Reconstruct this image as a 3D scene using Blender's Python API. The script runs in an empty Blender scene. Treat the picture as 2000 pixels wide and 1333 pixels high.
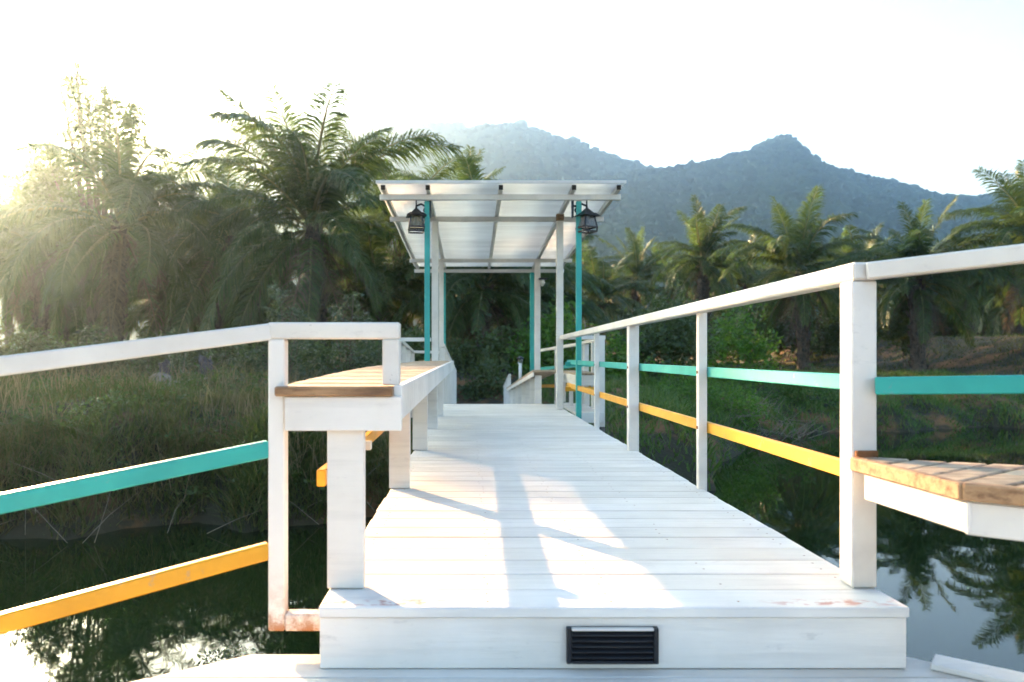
import bpy, bmesh, math, random
import numpy as np
from mathutils import Vector, Matrix, noise as mnoise

random.seed(7)
RNG = np.random.default_rng(7)
R = math.radians
SC = bpy.context.scene
COL = SC.collection

# ------------------------------------------------------------------ camera
EYE = 2.20            # metres above the water
F_PX = 1450.0         # focal length in pixels of the 2000 px wide photograph
VX, VY = 920.0, 695.0 # where the bridge axis vanishes in the photograph
cam_d = bpy.data.cameras.new("camera")
cam = bpy.data.objects.new("camera", cam_d)
COL.objects.link(cam)
cam.location = (0, 0, EYE)
cam.rotation_euler = (R(90), 0, 0)
cam_d.sensor_width = 36.0
cam_d.lens = F_PX / 2000.0 * 36.0
cam_d.shift_x = (1000.0 - VX) / 2000.0
cam_d.shift_y = (VY - 666.5) / 2000.0
cam_d.clip_start = 0.05
cam_d.clip_end = 12000
cam_d.dof.use_dof = True
cam_d.dof.focus_distance = 3.6
cam_d.dof.aperture_fstop = 3.2
SC.camera = cam

# ------------------------------------------------------------------ sky, sun, exposure
SUN_AZ, SUN_EL = -35.0, 14.0      # degrees: left of the bridge axis, above the horizon
world = bpy.data.worlds.new("World")
SC.world = world
world.use_nodes = True
wn = world.node_tree
for n in list(wn.nodes):
    wn.nodes.remove(n)
w_out = wn.nodes.new("ShaderNodeOutputWorld")
w_bg = wn.nodes.new("ShaderNodeBackground")
w_sky = wn.nodes.new("ShaderNodeTexSky")
w_sky.sky_type = 'NISHITA'
w_sky.sun_disc = False
w_sky.sun_elevation = R(SUN_EL)
w_sky.sun_rotation = R(SUN_AZ)
w_sky.air_density = 1.0
w_sky.dust_density = 0.6
w_sky.ozone_density = 3.0
w_bg.inputs["Strength"].default_value = 0.072
wn.links.new(w_sky.outputs[0], w_bg.inputs[0])
wn.links.new(w_bg.outputs[0], w_out.inputs[0])

sun_d = bpy.data.lights.new("sun", 'SUN')
sun_d.energy = 5.0
sun_d.angle = R(0.5)
sun_d.color = (1.0, 0.77, 0.46)
sun = bpy.data.objects.new("sun", sun_d)
COL.objects.link(sun)
sdir = Vector((math.sin(R(SUN_AZ)) * math.cos(R(SUN_EL)), math.cos(R(SUN_AZ)) * math.cos(R(SUN_EL)), math.sin(R(SUN_EL))))
sun.rotation_euler = sdir.to_track_quat('Z', 'Y').to_euler()
sun.location = (-20, 28, 30)

vs = SC.view_settings
vs.view_transform = 'Standard'
vs.look = 'None'
vs.exposure = 3.05
vs.gamma = 1.0
vs.use_curve_mapping = False

cy = SC.cycles
cy.use_denoising = True
cy.adaptive_threshold = 0.02
cy.max_bounces = 5
cy.diffuse_bounces = 2
cy.glossy_bounces = 3
cy.transmission_bounces = 4
cy.transparent_max_bounces = 8
cy.volume_bounces = 2
cy.caustics_reflective = False
cy.caustics_refractive = False
cy.sample_clamp_indirect = 5.0

# ------------------------------------------------------------------ helpers
BASE = {}

def W(px, py, d):
    """photo pixel + depth -> world point"""
    return Vector(((px - VX) / F_PX * d, d, EYE + (VY - py) / F_PX * d))

def tag(o, label, cat=None, group=None, kind=None):
    if label: o["label"] = label
    if cat: o["category"] = cat
    if group: o["group"] = group
    if kind: o["kind"] = kind
    return o

def thing(name, loc, label, cat, group=None):
    o = bpy.data.objects.new(name, None)
    o.empty_display_size = 0.1
    o.location = loc
    COL.objects.link(o)
    BASE[o.name] = Vector(loc)
    return tag(o, label, cat, group)

def base_of(p):
    return BASE.get(p.name, Vector((0, 0, 0))) if p else Vector((0, 0, 0))

def link_mesh(name, me, mat, parent=None):
    o = bpy.data.objects.new(name, me)
    COL.objects.link(o)
    if mat and not me.materials:
        me.materials.append(mat)
    if parent:
        o.parent = parent
        BASE[o.name] = base_of(parent)
    return o

def part(name, bm, mat, parent=None, smooth=False):
    b = base_of(parent)
    if b.length > 0:
        bmesh.ops.translate(bm, verts=bm.verts, vec=-b)
    bmesh.ops.recalc_face_normals(bm, faces=bm.faces)
    me = bpy.data.meshes.new(name)
    bm.to_mesh(me)
    bm.free()
    if smooth:
        me.shade_smooth()
    return link_mesh(name, me, mat, parent)

def hexa(bm, pts):
    """8 points: bottom ring 0-3, top ring 4-7"""
    v = [bm.verts.new(p) for p in pts]
    fs = [(0, 3, 2, 1), (4, 5, 6, 7), (0, 1, 5, 4), (1, 2, 6, 5), (2, 3, 7, 6), (3, 0, 4, 7)]
    for f in fs:
        bm.faces.new([v[i] for i in f])
    return v

def bevel(bm, w):
    if w > 0:
        bmesh.ops.recalc_face_normals(bm, faces=bm.faces)
        bmesh.ops.bevel(bm, geom=list(bm.edges), offset=w, segments=1, affect='EDGES', profile=0.5, clamp_overlap=True)

def box(bm, x0, x1, y0, y1, z0, z1):
    return hexa(bm, [(x0, y0, z0), (x1, y0, z0), (x1, y1, z0), (x0, y1, z0), (x0, y0, z1), (x1, y0, z1), (x1, y1, z1), (x0, y1, z1)])

def box_part(name, parent, mat, x0, x1, y0, y1, z0, z1, bv=0.003):
    bm = bmesh.new()
    box(bm, x0, x1, y0, y1, z0, z1)
    bevel(bm, bv)
    return part(name, bm, mat, parent)

def bar(bm, p0, p1, wid, hei, up=Vector((0, 0, 1))):
    """box beam from p0 to p1 (centre line); wid across, hei along up"""
    p0, p1 = Vector(p0), Vector(p1)
    t = (p1 - p0).normalized()
    s = t.cross(up).normalized()
    u = s.cross(t).normalized()
    a, b = s * wid / 2, u * hei / 2
    return hexa(bm, [p0 - a - b, p0 + a - b, p1 + a - b, p1 - a - b, p0 - a + b, p0 + a + b, p1 + a + b, p1 - a + b])

def bar_part(name, parent, mat, p0, p1, wid, hei, bv=0.003, up=Vector((0, 0, 1))):
    bm = bmesh.new()
    bar(bm, p0, p1, wid, hei, up)
    bevel(bm, bv)
    return part(name, bm, mat, parent)

def tube(bm, pts, rads, seg=8, cap=True):
    pts = [Vector(p) for p in pts]
    rings = []
    ref = Vector((0.31, 0.87, 0.13)).normalized()
    for i, p in enumerate(pts):
        t = (pts[min(i + 1, len(pts) - 1)] - pts[max(i - 1, 0)]).normalized()
        a = t.cross(ref)
        if a.length < 1e-4: a = t.cross(Vector((1, 0, 0)))
        a.normalize()
        b = t.cross(a)
        rings.append([bm.verts.new(p + (a * math.cos(2 * math.pi * k / seg) + b * math.sin(2 * math.pi * k / seg)) * rads[i]) for k in range(seg)])
    for i in range(len(rings) - 1):
        for k in range(seg):
            bm.faces.new((rings[i][k], rings[i][(k + 1) % seg], rings[i + 1][(k + 1) % seg], rings[i + 1][k]))
    if cap:
        bm.faces.new(rings[0][::-1])
        bm.faces.new(rings[-1])

def np_mesh(name, verts, tris, rnd=None):
    verts = np.asarray(verts, dtype=np.float32).reshape(-1, 3)
    tris = np.asarray(tris, dtype=np.int32).reshape(-1, 3)
    me = bpy.data.meshes.new(name)
    me.vertices.add(len(verts)); me.loops.add(tris.size); me.polygons.add(len(tris))
    me.vertices.foreach_set("co", verts.ravel())
    me.loops.foreach_set("vertex_index", tris.ravel())
    me.polygons.foreach_set("loop_start", np.arange(0, tris.size, 3, dtype=np.int32))
    me.polygons.foreach_set("loop_total", np.full(len(tris), 3, dtype=np.int32))
    if rnd is not None:
        at = me.attributes.new("rnd", 'FLOAT', 'POINT')
        at.data.foreach_set("value", np.asarray(rnd, dtype=np.float32))
    me.update(calc_edges=True)
    return me

# ------------------------------------------------------------------ materials
class NT:
    def __init__(self, name):
        self.m = bpy.data.materials.new(name)
        self.m.use_nodes = True
        self.t = self.m.node_tree
        self.bsdf = self.t.nodes["Principled BSDF"]
        self.out = self.t.nodes["Material Output"]
    def n(self, typ, **kw):
        nd = self.t.nodes.new(typ)
        for k, v in kw.items(): setattr(nd, k, v)
        return nd
    def l(self, a, b): self.t.links.new(a, b)
    def obj_vec(self, scale=(1, 1, 1), rand=False):
        tc = self.n("ShaderNodeTexCoord")
        mp = self.n("ShaderNodeMapping")
        mp.inputs["Scale"].default_value = scale
        src = tc.outputs["Object"]
        if rand:
            oi = self.n("ShaderNodeObjectInfo")
            mul = self.n("ShaderNodeMath", operation='MULTIPLY'); mul.inputs[1].default_value = 37.0
            self.l(oi.outputs["Random"], mul.inputs[0])
            ad = self.n("ShaderNodeVectorMath", operation='ADD')
            self.l(src, ad.inputs[0]); self.l(mul.outputs[0], ad.inputs[1])
            src = ad.outputs[0]
        self.l(src, mp.inputs["Vector"])
        return mp.outputs[0]
    def noise(self, vec, scale, detail=4, rough=0.55):
        nz = self.n("ShaderNodeTexNoise")
        nz.inputs["Scale"].default_value = scale
        nz.inputs["Detail"].default_value = detail
        nz.inputs["Roughness"].default_value = rough
        if vec is not None: self.l(vec, nz.inputs["Vector"])
        return nz.outputs["Fac"]
    def ramp(self, fac, stops):
        r = self.n("ShaderNodeValToRGB")
        els = r.color_ramp.elements
        while len(els) < len(stops): els.new(0.5)
        for e, (p, c) in zip(els, stops):
            e.position = p
            e.color = (c[0], c[1], c[2], 1) if isinstance(c, (tuple, list)) else (c, c, c, 1)
        self.l(fac, r.inputs[0])
        return r.outputs[0]
    def mix(self, fac, a, b, mode='MIX'):
        m = self.n("ShaderNodeMix", data_type='RGBA', blend_type=mode)
        for sock, v in ((m.inputs[0], fac), (m.inputs[6], a), (m.inputs[7], b)):
            if hasattr(v, "is_output"): self.l(v, sock)
            elif isinstance(v, (int, float)): sock.default_value = v
            else: sock.default_value = (v[0], v[1], v[2], 1)
        return m.outputs[2]
    def bump(self, h, strength, dist):
        b = self.n("ShaderNodeBump")
        b.inputs["Strength"].default_value = strength
        b.inputs["Distance"].default_value = dist
        self.l(h, b.inputs["Height"])
        self.l(b.outputs[0], self.bsdf.inputs["Normal"])

def mat_white(name, grain=(3, 30, 30), rust=0.70, col=(0.84, 0.785, 0.695), rand=True, rough=0.48):
    t = NT(name)
    v = t.obj_vec((1, 1, 1), rand)
    vg = t.obj_vec(grain, rand)
    grime = t.ramp(t.noise(v, 2.3, 5), [(0.35, (col[0] * .86, col[1] * .85, col[2] * .83)), (0.62, col)])
    streak = t.ramp(t.noise(vg, 1.0, 5), [(0.28, 0.80), (0.5, 1.0)])
    c = t.mix(0.6, grime, streak, 'MULTIPLY')
    spots = t.ramp(t.noise(v, 9.0, 6, 0.7), [(rust, 0.0), (rust + 0.06, 1.0)])
    c = t.mix(spots, c, (0.36, 0.17, 0.07))
    if rand:
        oi = t.n("ShaderNodeObjectInfo")
        c = t.mix(1.0, c, t.ramp(oi.outputs["Random"], [(0.0, (0.90, 0.90, 0.89)), (0.5, (1, 1, 1)), (1.0, (0.95, 0.94, 0.91))]), 'MULTIPLY')
    scuff = t.ramp(t.noise(t.obj_vec((3, 9, 9), rand), 3.0, 6, 0.75), [(0.60, 0.0), (0.72, 0.5)])
    c = t.mix(scuff, c, (0.50, 0.46, 0.40))
    speck = t.ramp(t.noise(v, 38.0, 4, 0.8), [(0.70, 0.0), (0.75, 0.8)])
    c = t.mix(speck, c, (0.22, 0.16, 0.10))
    t.l(c, t.bsdf.inputs["Base Color"])
    t.bsdf.inputs["Roughness"].default_value = rough
    t.bump(t.noise(vg, 1.6, 4), 0.35, 0.006)
    return t.m

def mat_paint(name, col, var=0.72, wear=0.63):
    t = NT(name)
    v = t.obj_vec((1, 1, 1), True)
    c = t.ramp(t.noise(v, 4.0, 5), [(0.3, [x * var for x in col]), (0.65, col)])
    w = t.ramp(t.noise(v, 14.0, 5, 0.7), [(wear, 0.0), (wear + 0.05, 1.0)])
    c = t.mix(w, c, [min(1, x * 0.6 + 0.08) for x in col])
    t.l(c, t.bsdf.inputs["Base Color"])
    t.bsdf.inputs["Roughness"].default_value = 0.42
    t.bump(t.noise(v, 40, 3), 0.15, 0.002)
    return t.m

def mat_plain(name, col, rough=0.5, metal=0.0, var=0.75, scale=8):
    t = NT(name)
    c = t.ramp(t.noise(t.obj_vec(), scale, 5), [(0.3, [x * var for x in col]), (0.7, col)])
    t.l(c, t.bsdf.inputs["Base Color"])
    t.bsdf.inputs["Roughness"].default_value = rough
    t.bsdf.inputs["Metallic"].default_value = metal
    return t.m

def mat_wood(name, dark, light, scale=(4, 40, 40), rough=0.65):
    t = NT(name)
    v = t.obj_vec(scale, True)
    c = t.ramp(t.noise(v, 1.2, 7, 0.62), [(0.3, dark), (0.55, light), (0.8, [x * 0.82 for x in light])])
    blot = t.ramp(t.noise(t.obj_vec((1, 1, 1), True), 7, 4), [(0.34, 0.45), (0.5, 1.0)])
    c = t.mix(0.75, c, blot, 'MULTIPLY')
    t.l(c, t.bsdf.inputs["Base Color"])
    t.bsdf.inputs["Roughness"].default_value = rough
    t.bump(t.noise(v, 2.0, 5), 0.5, 0.004)
    return t.m

def mat_leaf(name, stops, trans=0.35, tcol=(0.22, 0.30, 0.05), rough=0.45, use_rnd=True, nscale=0.6):
    """foliage: colour runs over a per-leaf random value and a little noise; light passes through"""
    t = NT(name)
    if use_rnd:
        a = t.n("ShaderNodeAttribute"); a.attribute_name = "rnd"
        nz = t.ramp(t.noise(t.obj_vec(), nscale, 3), [(0.3, 0.05), (0.7, 0.95)])
        ad = t.n("ShaderNodeMath", operation='ADD'); t.l(a.outputs["Fac"], ad.inputs[0]); t.l(nz, ad.inputs[1])
        hv = t.n("ShaderNodeMath", operation='MULTIPLY'); t.l(ad.outputs[0], hv.inputs[0]); hv.inputs[1].default_value = 0.5
        fac = hv.outputs[0]
    else:
        oi = t.n("ShaderNodeObjectInfo")
        fac = oi.outputs["Random"]
    c = t.ramp(fac, stops)
    t.l(c, t.bsdf.inputs["Base Color"])
    t.bsdf.inputs["Roughness"].default_value = rough
    tr = t.n("ShaderNodeBsdfTranslucent")
    t.l(t.mix(0.5, c, tcol), tr.inputs["Color"])
    mx = t.n("ShaderNodeMixShader"); mx.inputs[0].default_value = trans
    t.l(t.bsdf.outputs[0], mx.inputs[1]); t.l(tr.outputs[0], mx.inputs[2]); t.l(mx.outputs[0], t.out.inputs["Surface"])
    return t.m

M = {}
M['deck'] = mat_white("white_deck_paint", grain=(2, 30, 30), rust=0.735)
M['rail'] = mat_white("white_rail_paint", grain=(6, 6, 6), rust=0.75, rough=0.38)
M['panel'] = mat_white("white_panel_paint", grain=(1.5, 25, 25), rust=0.74)
M['teal'] = mat_paint("teal_paint", (0.02, 0.40, 0.33))
M['yellow'] = mat_paint("yellow_paint", (0.86, 0.39, 0.010))
M['wood'] = mat_wood("bench_wood", (0.22, 0.12, 0.055), (0.56, 0.40, 0.24))
M['wood_edge'] = mat_wood("bench_edge_wood", (0.13, 0.055, 0.02), (0.42, 0.24, 0.11))
M['black'] = mat_plain("black_metal", (0.012, 0.012, 0.014), 0.4, 0.2)
M['shade_in'] = mat_plain("tube_inside_shade", (0.03, 0.025, 0.02), 0.9)  # dark colour stands for the shade inside the open tubes
M['rust'] = mat_plain("rust", (0.33, 0.13, 0.04), 0.9, 0, 0.4, 25)
M['pile'] = mat_wood("weathered_pile", (0.05, 0.04, 0.03), (0.16, 0.14, 0.11), (20, 20, 3), 0.8)
M['trunk'] = mat_wood("palm_trunk_bark", (0.025, 0.018, 0.012), (0.12, 0.09, 0.06), (6, 6, 5), 0.9)
M['bark'] = mat_wood("shrub_bark", (0.05, 0.04, 0.03), (0.18, 0.14, 0.10), (20, 20, 4), 0.9)
M['twig'] = mat_plain("dry_twig", (0.30, 0.25, 0.18), 0.9, 0, 0.6)
M['stump'] = mat_plain("grey_stump", (0.12, 0.10, 0.10), 0.9, 0, 0.45, 14)
M['rock'] = mat_plain("pale_rock", (0.30, 0.27, 0.23), 0.9, 0, 0.5, 9)
M['bottle'] = mat_plain("blue_plastic", (0.02, 0.30, 0.60), 0.25)
M['bulb'] = mat_plain("opal_bulb", (0.8, 0.76, 0.62), 0.3)

def mat_nosing():
    t = NT("worn_nosing_paint")
    v = t.obj_vec((1, 1, 1))
    vg = t.obj_vec((2, 30, 30))
    grime = t.ramp(t.noise(v, 2.3, 5), [(0.35, (0.67, 0.65, 0.6)), (0.62, (0.84, 0.785, 0.695))])
    c = t.mix(0.6, grime, t.ramp(t.noise(vg, 1, 5), [(0.28, 0.8), (0.5, 1)]), 'MULTIPLY')
    # rows of worn red-brown scuffs towards both ends of the board
    sep = t.n("ShaderNodeSeparateXYZ"); tc = t.n("ShaderNodeTexCoord"); t.l(tc.outputs["Object"], sep.inputs[0])
    ax = t.n("ShaderNodeMath", operation='SUBTRACT'); t.l(sep.outputs[0], ax.inputs[0]); ax.inputs[1].default_value = 0.0
    ab = t.n("ShaderNodeMath", operation='ABSOLUTE'); t.l(ax.outputs[0], ab.inputs[0])
    ends = t.ramp(ab.outputs[0], [(0.38, 0.0), (0.50, 1.0), (0.72, 1.0)])
    row = t.ramp(sep.outputs[1], [(0.012, 0.0), (0.022, 1.0), (0.055, 1.0), (0.07, 0.0)])
    sp = t.ramp(t.noise(t.obj_vec((26, 40, 40)), 1.0, 3, 0.6), [(0.50, 0.0), (0.60, 0.85)])
    m1 = t.mix(1.0, ends, row, 'MULTIPLY'); m2 = t.mix(1.0, m1, sp, 'MULTIPLY')
    c = t.mix(m2, c, (0.50, 0.20, 0.14))
    spots = t.ramp(t.noise(v, 12.0, 6, 0.75), [(0.70, 0.0), (0.76, 1.0)])
    c = t.mix(spots, c, (0.14, 0.10, 0.07))
    t.l(c, t.bsdf.inputs["Base Color"])
    t.bsdf.inputs["Roughness"].default_value = 0.5
    t.bump(t.noise(vg, 1.6, 4), 0.3, 0.004)
    return t.m
M['nosing'] = mat_nosing()

def mat_rustfoot():
    t = NT("rust_stained_white_steel")
    v = t.obj_vec()
    sep = t.n("ShaderNodeSeparateXYZ"); tc = t.n("ShaderNodeTexCoord"); t.l(tc.outputs["Object"], sep.inputs[0])
    low = t.ramp(sep.outputs[2], [(0.0, 1.0), (0.10, 0.25), (0.2, 0.0)])
    nz = t.ramp(t.noise(v, 22, 5, 0.7), [(0.40, 0.0), (0.60, 1.0)])
    f = t.mix(1.0, low, nz, 'MULTIPLY')
    c = t.mix(f, (0.84, 0.785, 0.695), (0.40, 0.15, 0.04))
    t.l(c, t.bsdf.inputs["Base Color"])
    t.bsdf.inputs["Roughness"].default_value = 0.42
    return t.m
M['rustfoot'] = mat_rustfoot()

def mat_roof():
    t = NT("translucent_roof_sheet")
    c = t.ramp(t.noise(t.obj_vec((0.6, 3, 1)), 1.5, 5), [(0.3, (0.72, 0.69, 0.63)), (0.65, (0.88, 0.85, 0.79))])
    t.l(c, t.bsdf.inputs["Base Color"]); t.bsdf.inputs["Roughness"].default_value = 0.35
    tr = t.n("ShaderNodeBsdfTranslucent"); t.l(c, tr.inputs["Color"])
    mx = t.n("ShaderNodeMixShader"); mx.inputs[0].default_value = 0.78
    t.l(t.bsdf.outputs[0], mx.inputs[1]); t.l(tr.outputs[0], mx.inputs[2]); t.l(mx.outputs[0], t.out.inputs["Surface"])
    return t.m
M['roof'] = mat_roof()

def mat_glass(name, col):
    t = NT(name)
    t.bsdf.inputs["Base Color"].default_value = (*col, 1)
    t.bsdf.inputs["Roughness"].default_value = 0.15
    t.bsdf.inputs["Transmission Weight"].default_value = 0.85
    t.bsdf.inputs["IOR"].default_value = 1.2
    return t.m
M['glass'] = mat_glass("frosted_glass", (0.9, 0.9, 0.86))
M['sun_tint'] = mat_glass("sun_tinted_glass", (0.95, 0.82, 0.55))  # yellow tint painted in for sunlight shining through the left lantern

def mat_water():
    t = NT("pond_water")
    t.bsdf.inputs["Base Color"].default_value = (0.010, 0.020, 0.005, 1)
    t.bsdf.inputs["Roughness"].default_value = 0.02
    t.bsdf.inputs["IOR"].default_value = 1.33
    t.bump(t.noise(t.obj_vec((1, 1, 1)), 1.7, 3), 0.035, 0.02)
    return t.m
M['water'] = mat_water()

def mat_ground():
    t = NT("bank_earth")
    v = t.obj_vec()
    c = t.ramp(t.noise(v, 0.5, 7, 0.65), [(0.3, (0.018, 0.024, 0.007)), (0.5, (0.038, 0.032, 0.014)), (0.64, (0.24, 0.11, 0.035))])  # orange stop brightened to suggest sunlight on the mound
    t.l(c, t.bsdf.inputs["Base Color"]); t.bsdf.inputs["Roughness"].default_value = 0.95
    t.bump(t.noise(v, 6, 6), 0.6, 0.06)
    return t.m
M['ground'] = mat_ground()

def mat_hill(name, a, b):
    t = NT(name)
    v = t.obj_vec()
    c = t.ramp(t.noise(v, 0.035, 6, 0.6), [(0.32, a), (0.66, b)])
    t.l(c, t.bsdf.inputs["Base Color"]); t.bsdf.inputs["Roughness"].default_value = 1.0
    t.bsdf.inputs["Specular IOR Level"].default_value = 0.0
    return t.m
M['hill'] = mat_hill("forested_hill", (0.016, 0.034, 0.012), (0.042, 0.070, 0.024))

M['frond'] = mat_leaf("palm_frond_leaf", [(0.15, (0.024, 0.052, 0.008)), (0.5, (0.050, 0.090, 0.014)), (0.80, (0.10, 0.12, 0.022)), (1.0, (0.24, 0.22, 0.09))], 0.33, (0.15, 0.26, 0.04))
M['dead'] = mat_leaf("dry_palm_frond", [(0.2, (0.060, 0.048, 0.030)), (0.8, (0.15, 0.11, 0.065))], 0.15, (0.3, 0.2, 0.08), 0.8)
M['broad'] = mat_leaf("broad_leaf", [(0.2, (0.035, 0.065, 0.018)), (0.6, (0.07, 0.11, 0.03)), (0.9, (0.13, 0.15, 0.05))], 0.35)
M['grey_leaf'] = mat_leaf("grey_green_leaf", [(0.2, (0.04, 0.06, 0.028)), (0.6, (0.08, 0.11, 0.055)), (0.9, (0.16, 0.19, 0.10))], 0.25)
M['bright_leaf'] = mat_leaf("fresh_green_leaf", [(0.2, (0.050, 0.13, 0.010)), (0.6, (0.105, 0.23, 0.018)), (0.9, (0.19, 0.29, 0.035))], 0.45, (0.2, 0.38, 0.04))
M['olive'] = mat_leaf("dry_olive_leaf", [(0.2, (0.030, 0.038, 0.012)), (0.6, (0.060, 0.058, 0.022)), (0.9, (0.12, 0.095, 0.04))], 0.25)
M['grass'] = mat_leaf("weedy_grass", [(0.25, (0.022, 0.055, 0.006)), (0.48, (0.050, 0.075, 0.012)), (0.62, (0.10, 0.075, 0.028)), (0.8, (0.17, 0.125, 0.06))], 0.35, (0.25, 0.3, 0.05), 0.6, True, 0.45)
M['weed'] = mat_leaf("weed_leaf", [(0.2, (0.025, 0.055, 0.010)), (0.6, (0.06, 0.11, 0.02)), (0.9, (0.13, 0.14, 0.04))], 0.35)
M['dry'] = mat_leaf("straw", [(0.2, (0.13, 0.095, 0.045)), (0.8, (0.30, 0.23, 0.12))], 0.3, (0.4, 0.3, 0.12), 0.7)
M['cover'] = mat_leaf("bank_ground_cover", [(0.25, (0.035, 0.095, 0.010)), (0.55, (0.070, 0.155, 0.016)), (0.75, (0.15, 0.17, 0.04))], 0.35, (0.2, 0.3, 0.05), 0.6, True, 0.5)

# ------------------------------------------------------------------ ground, water, hills
SX = [-400, -60, -17, -8.5, -4.2, -0.7, 2.1, 4.0, 6.0, 7.7, 11.4, 16, 30, 60, 400]
SY = [7, 7.5, 8.0, 8.6, 9.1, 10.5, 11.4, 12.6, 16.5, 19.9, 21.5, 22.5, 24, 27, 32]

def ss(a, b, t):
    t = np.clip((t - a) / (b - a), 0, 1)
    return t * t * (3 - 2 * t)

def gh(x, y):
    """ground height (vectorised)"""
    x = np.asarray(x, float); y = np.asarray(y, float)
    wob = 0.35 * np.sin(x * 1.3 + 0.7) + 0.25 * np.sin(x * 2.9) + 0.15 * np.sin(x * 6.1 + y)
    t = y - (np.interp(x, SX, SY) + wob)
    left = 1.50 * (1 - np.exp(-np.maximum(t, 0) / 0.9)) + 0.012 * np.minimum(np.maximum(t, 0), 25)
    right = 1.25 * (1 - np.exp(-np.maximum(t, 0) / 2.0)) + 0.012 * np.minimum(np.maximum(t, 0), 25)
    k = ss(2.0, 6.0, x)
    h = left * (1 - k) + right * k
    corr = 1 - 0.85 * np.exp(-((x - 0.4) / 2.3) ** 2) * (1 - ss(19, 26, y))
    h = h * corr
    h = h + 1.75 * ss(20.5, 27, x) * ss(26, 35, y) * (1 - ss(60, 120, x))
    h = h + np.where(t > 0, 0.05 * np.sin(x * 2.1 + y * 1.7) + 0.04 * np.sin(x * 3.7 - y * 2.3), 0) * np.clip(t, 0, 1)
    under = np.maximum(-1.5, t * 0.7)
    z = np.where(t > 0, h, under)
    back = -45 - y
    z = np.where(back > -10, np.maximum(z, np.clip(back * 0.12, -1.4, 0.8)), z)
    return z

def gz(x, y):
    return float(gh(x, y))

def axis(lo, hi, step, far_lo, far_hi):
    a = list(np.arange(lo, hi + 1e-6, step))
    s, v = step, hi
    while v < far_hi:
        s *= 1.35; v = min(v + s, far_hi); a.append(v)
    s, v = step, lo
    while v > far_lo:
        s *= 1.35; v = max(v - s, far_lo); a.insert(0, v)
    return np.array(a)

gx = axis(-32, 44, 0.4, -2600, 2600)
gy = axis(2, 60, 0.4, -2600, 2600)
GX, GY = np.meshgrid(gx, gy)
gv = np.stack([GX, GY, gh(GX, GY)], -1).reshape(-1, 3)
nx, ny = len(gx), len(gy)
ii = (np.arange(ny - 1)[:, None] * nx + np.arange(nx - 1)[None, :]).ravel()
gt = np.concatenate([np.stack([ii, ii + 1, ii + nx + 1], -1), np.stack([ii, ii + nx + 1, ii + nx], -1)])
me = np_mesh("ground", gv, gt); me.shade_smooth()
tag(link_mesh("ground", me, M['ground']), "earth banks and ground round the pond", None, None, "structure")

bm = bmesh.new()
vs_ = [bm.verts.new(p) for p in ((-220, -48, 0), (220, -48, 0), (220, 40, 0), (-220, 40, 0))]
bm.faces.new(vs_)
tag(part("water", bm, M['water']), "dark green still pond water", None, None, "structure")

def hill(name, prof, D, front, back, label, seed, lumps, lump_r):
    """ridge whose skyline follows a profile of (pixel x, pixel y), standing at distance D"""
    px = np.array([p[0] for p in prof], float); py = np.array([p[1] for p in prof], float)
    xs = np.linspace((px[0] - VX) / F_PX * D, (px[-1] - VX) / F_PX * D, 260)
    top = EYE + (VY - np.interp(xs / D * F_PX + VX, px, py)) / F_PX * D
    v = np.linspace(-1, 1, 60)
    verts = np.zeros((60, 260, 3))
    for j, t in enumerate(v):
        yy = D + (t * front if t < 0 else t * back)
        fall = (1 - abs(t)) ** (0.85 if t < 0 else 1.2)
        for i, x in enumerate(xs):
            h = top[i] * fall
            nz = mnoise.fractal(Vector((x * 0.006 + seed, yy * 0.004, seed)), 0.9, 2.1, 5)
            sp = mnoise.noise(Vector((x * 0.011 + seed, seed * 3, 0.2)))
            env = min(1.0, abs(t) * 1.8) * (1 - abs(t) ** 3)
            verts[j, i] = (x * (yy / D) ** 0.6, yy + sp * 30 * env, max(-0.5, h + nz * 0.06 * top[i] * env + sp * 0.17 * top[i] * env) if abs(t) < 1 else -0.5)
    nn = 260
    ii = (np.arange(59)[:, None] * nn + np.arange(nn - 1)[None, :]).ravel()
    tr = np.concatenate([np.stack([ii, ii + 1, ii + nn + 1], -1), np.stack([ii, ii + nn + 1, ii + nn], -1)])
    me = np_mesh(name, verts.reshape(-1, 3), tr); me.shade_smooth()
    o = tag(link_mesh(name, me, M['hill']), label, None, None, "structure")
    # tree crowns on its near face and along the skyline
    b2 = bmesh.new(); bmesh.ops.create_icosphere(b2, subdivisions=1, radius=1.0)
    iv = np.array([q.co[:] for q in b2.verts]); b2.verts.index_update()
    it = np.array([[q.index for q in f.verts] for f in b2.faces]); b2.free()
    rng = np.random.default_rng(seed)
    n_sky = lumps // 3
    vi = np.concatenate([np.full(n_sky, 29.5), rng.uniform(3, 30, lumps - n_sky)])
    ui = rng.uniform(0, 258.9, lumps)
    v0 = vi.astype(int); u0 = ui.astype(int); fv = (vi - v0)[:, None]; fu = (ui - u0)[:, None]
    p = (verts[v0, u0] * (1 - fu) + verts[v0, u0 + 1] * fu) * (1 - fv) + (verts[v0 + 1, u0] * (1 - fu) + verts[v0 + 1, u0 + 1] * fu) * fv
    r = lump_r * rng.uniform(0.35, 1.0, lumps) ** 1.3 * np.where(rng.random(lumps) < 0.05, 1.7, 1.0)
    sc = np.stack([r * rng.uniform(.8, 1.3, lumps), r * rng.uniform(.8, 1.3, lumps), r * rng.uniform(.7, 1.15, lumps)], -1)
    jit = 1 + rng.uniform(-.22, .22, (lumps, len(iv), 1))
    allv = iv[None] * jit * sc[:, None, :] + p[:, None, :]
    allv[:, :, 2] += (r * 0.35)[:, None]
    allt = it[None] + (np.arange(lumps) * len(iv))[:, None, None]
    me = np_mesh("forest", allv.reshape(-1, 3), allt.reshape(-1, 3))
    f = link_mesh("forest", me, M['hill'])
    tag(f, "far forest covering " + label, "forest", None, "stuff")
    return o

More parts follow.
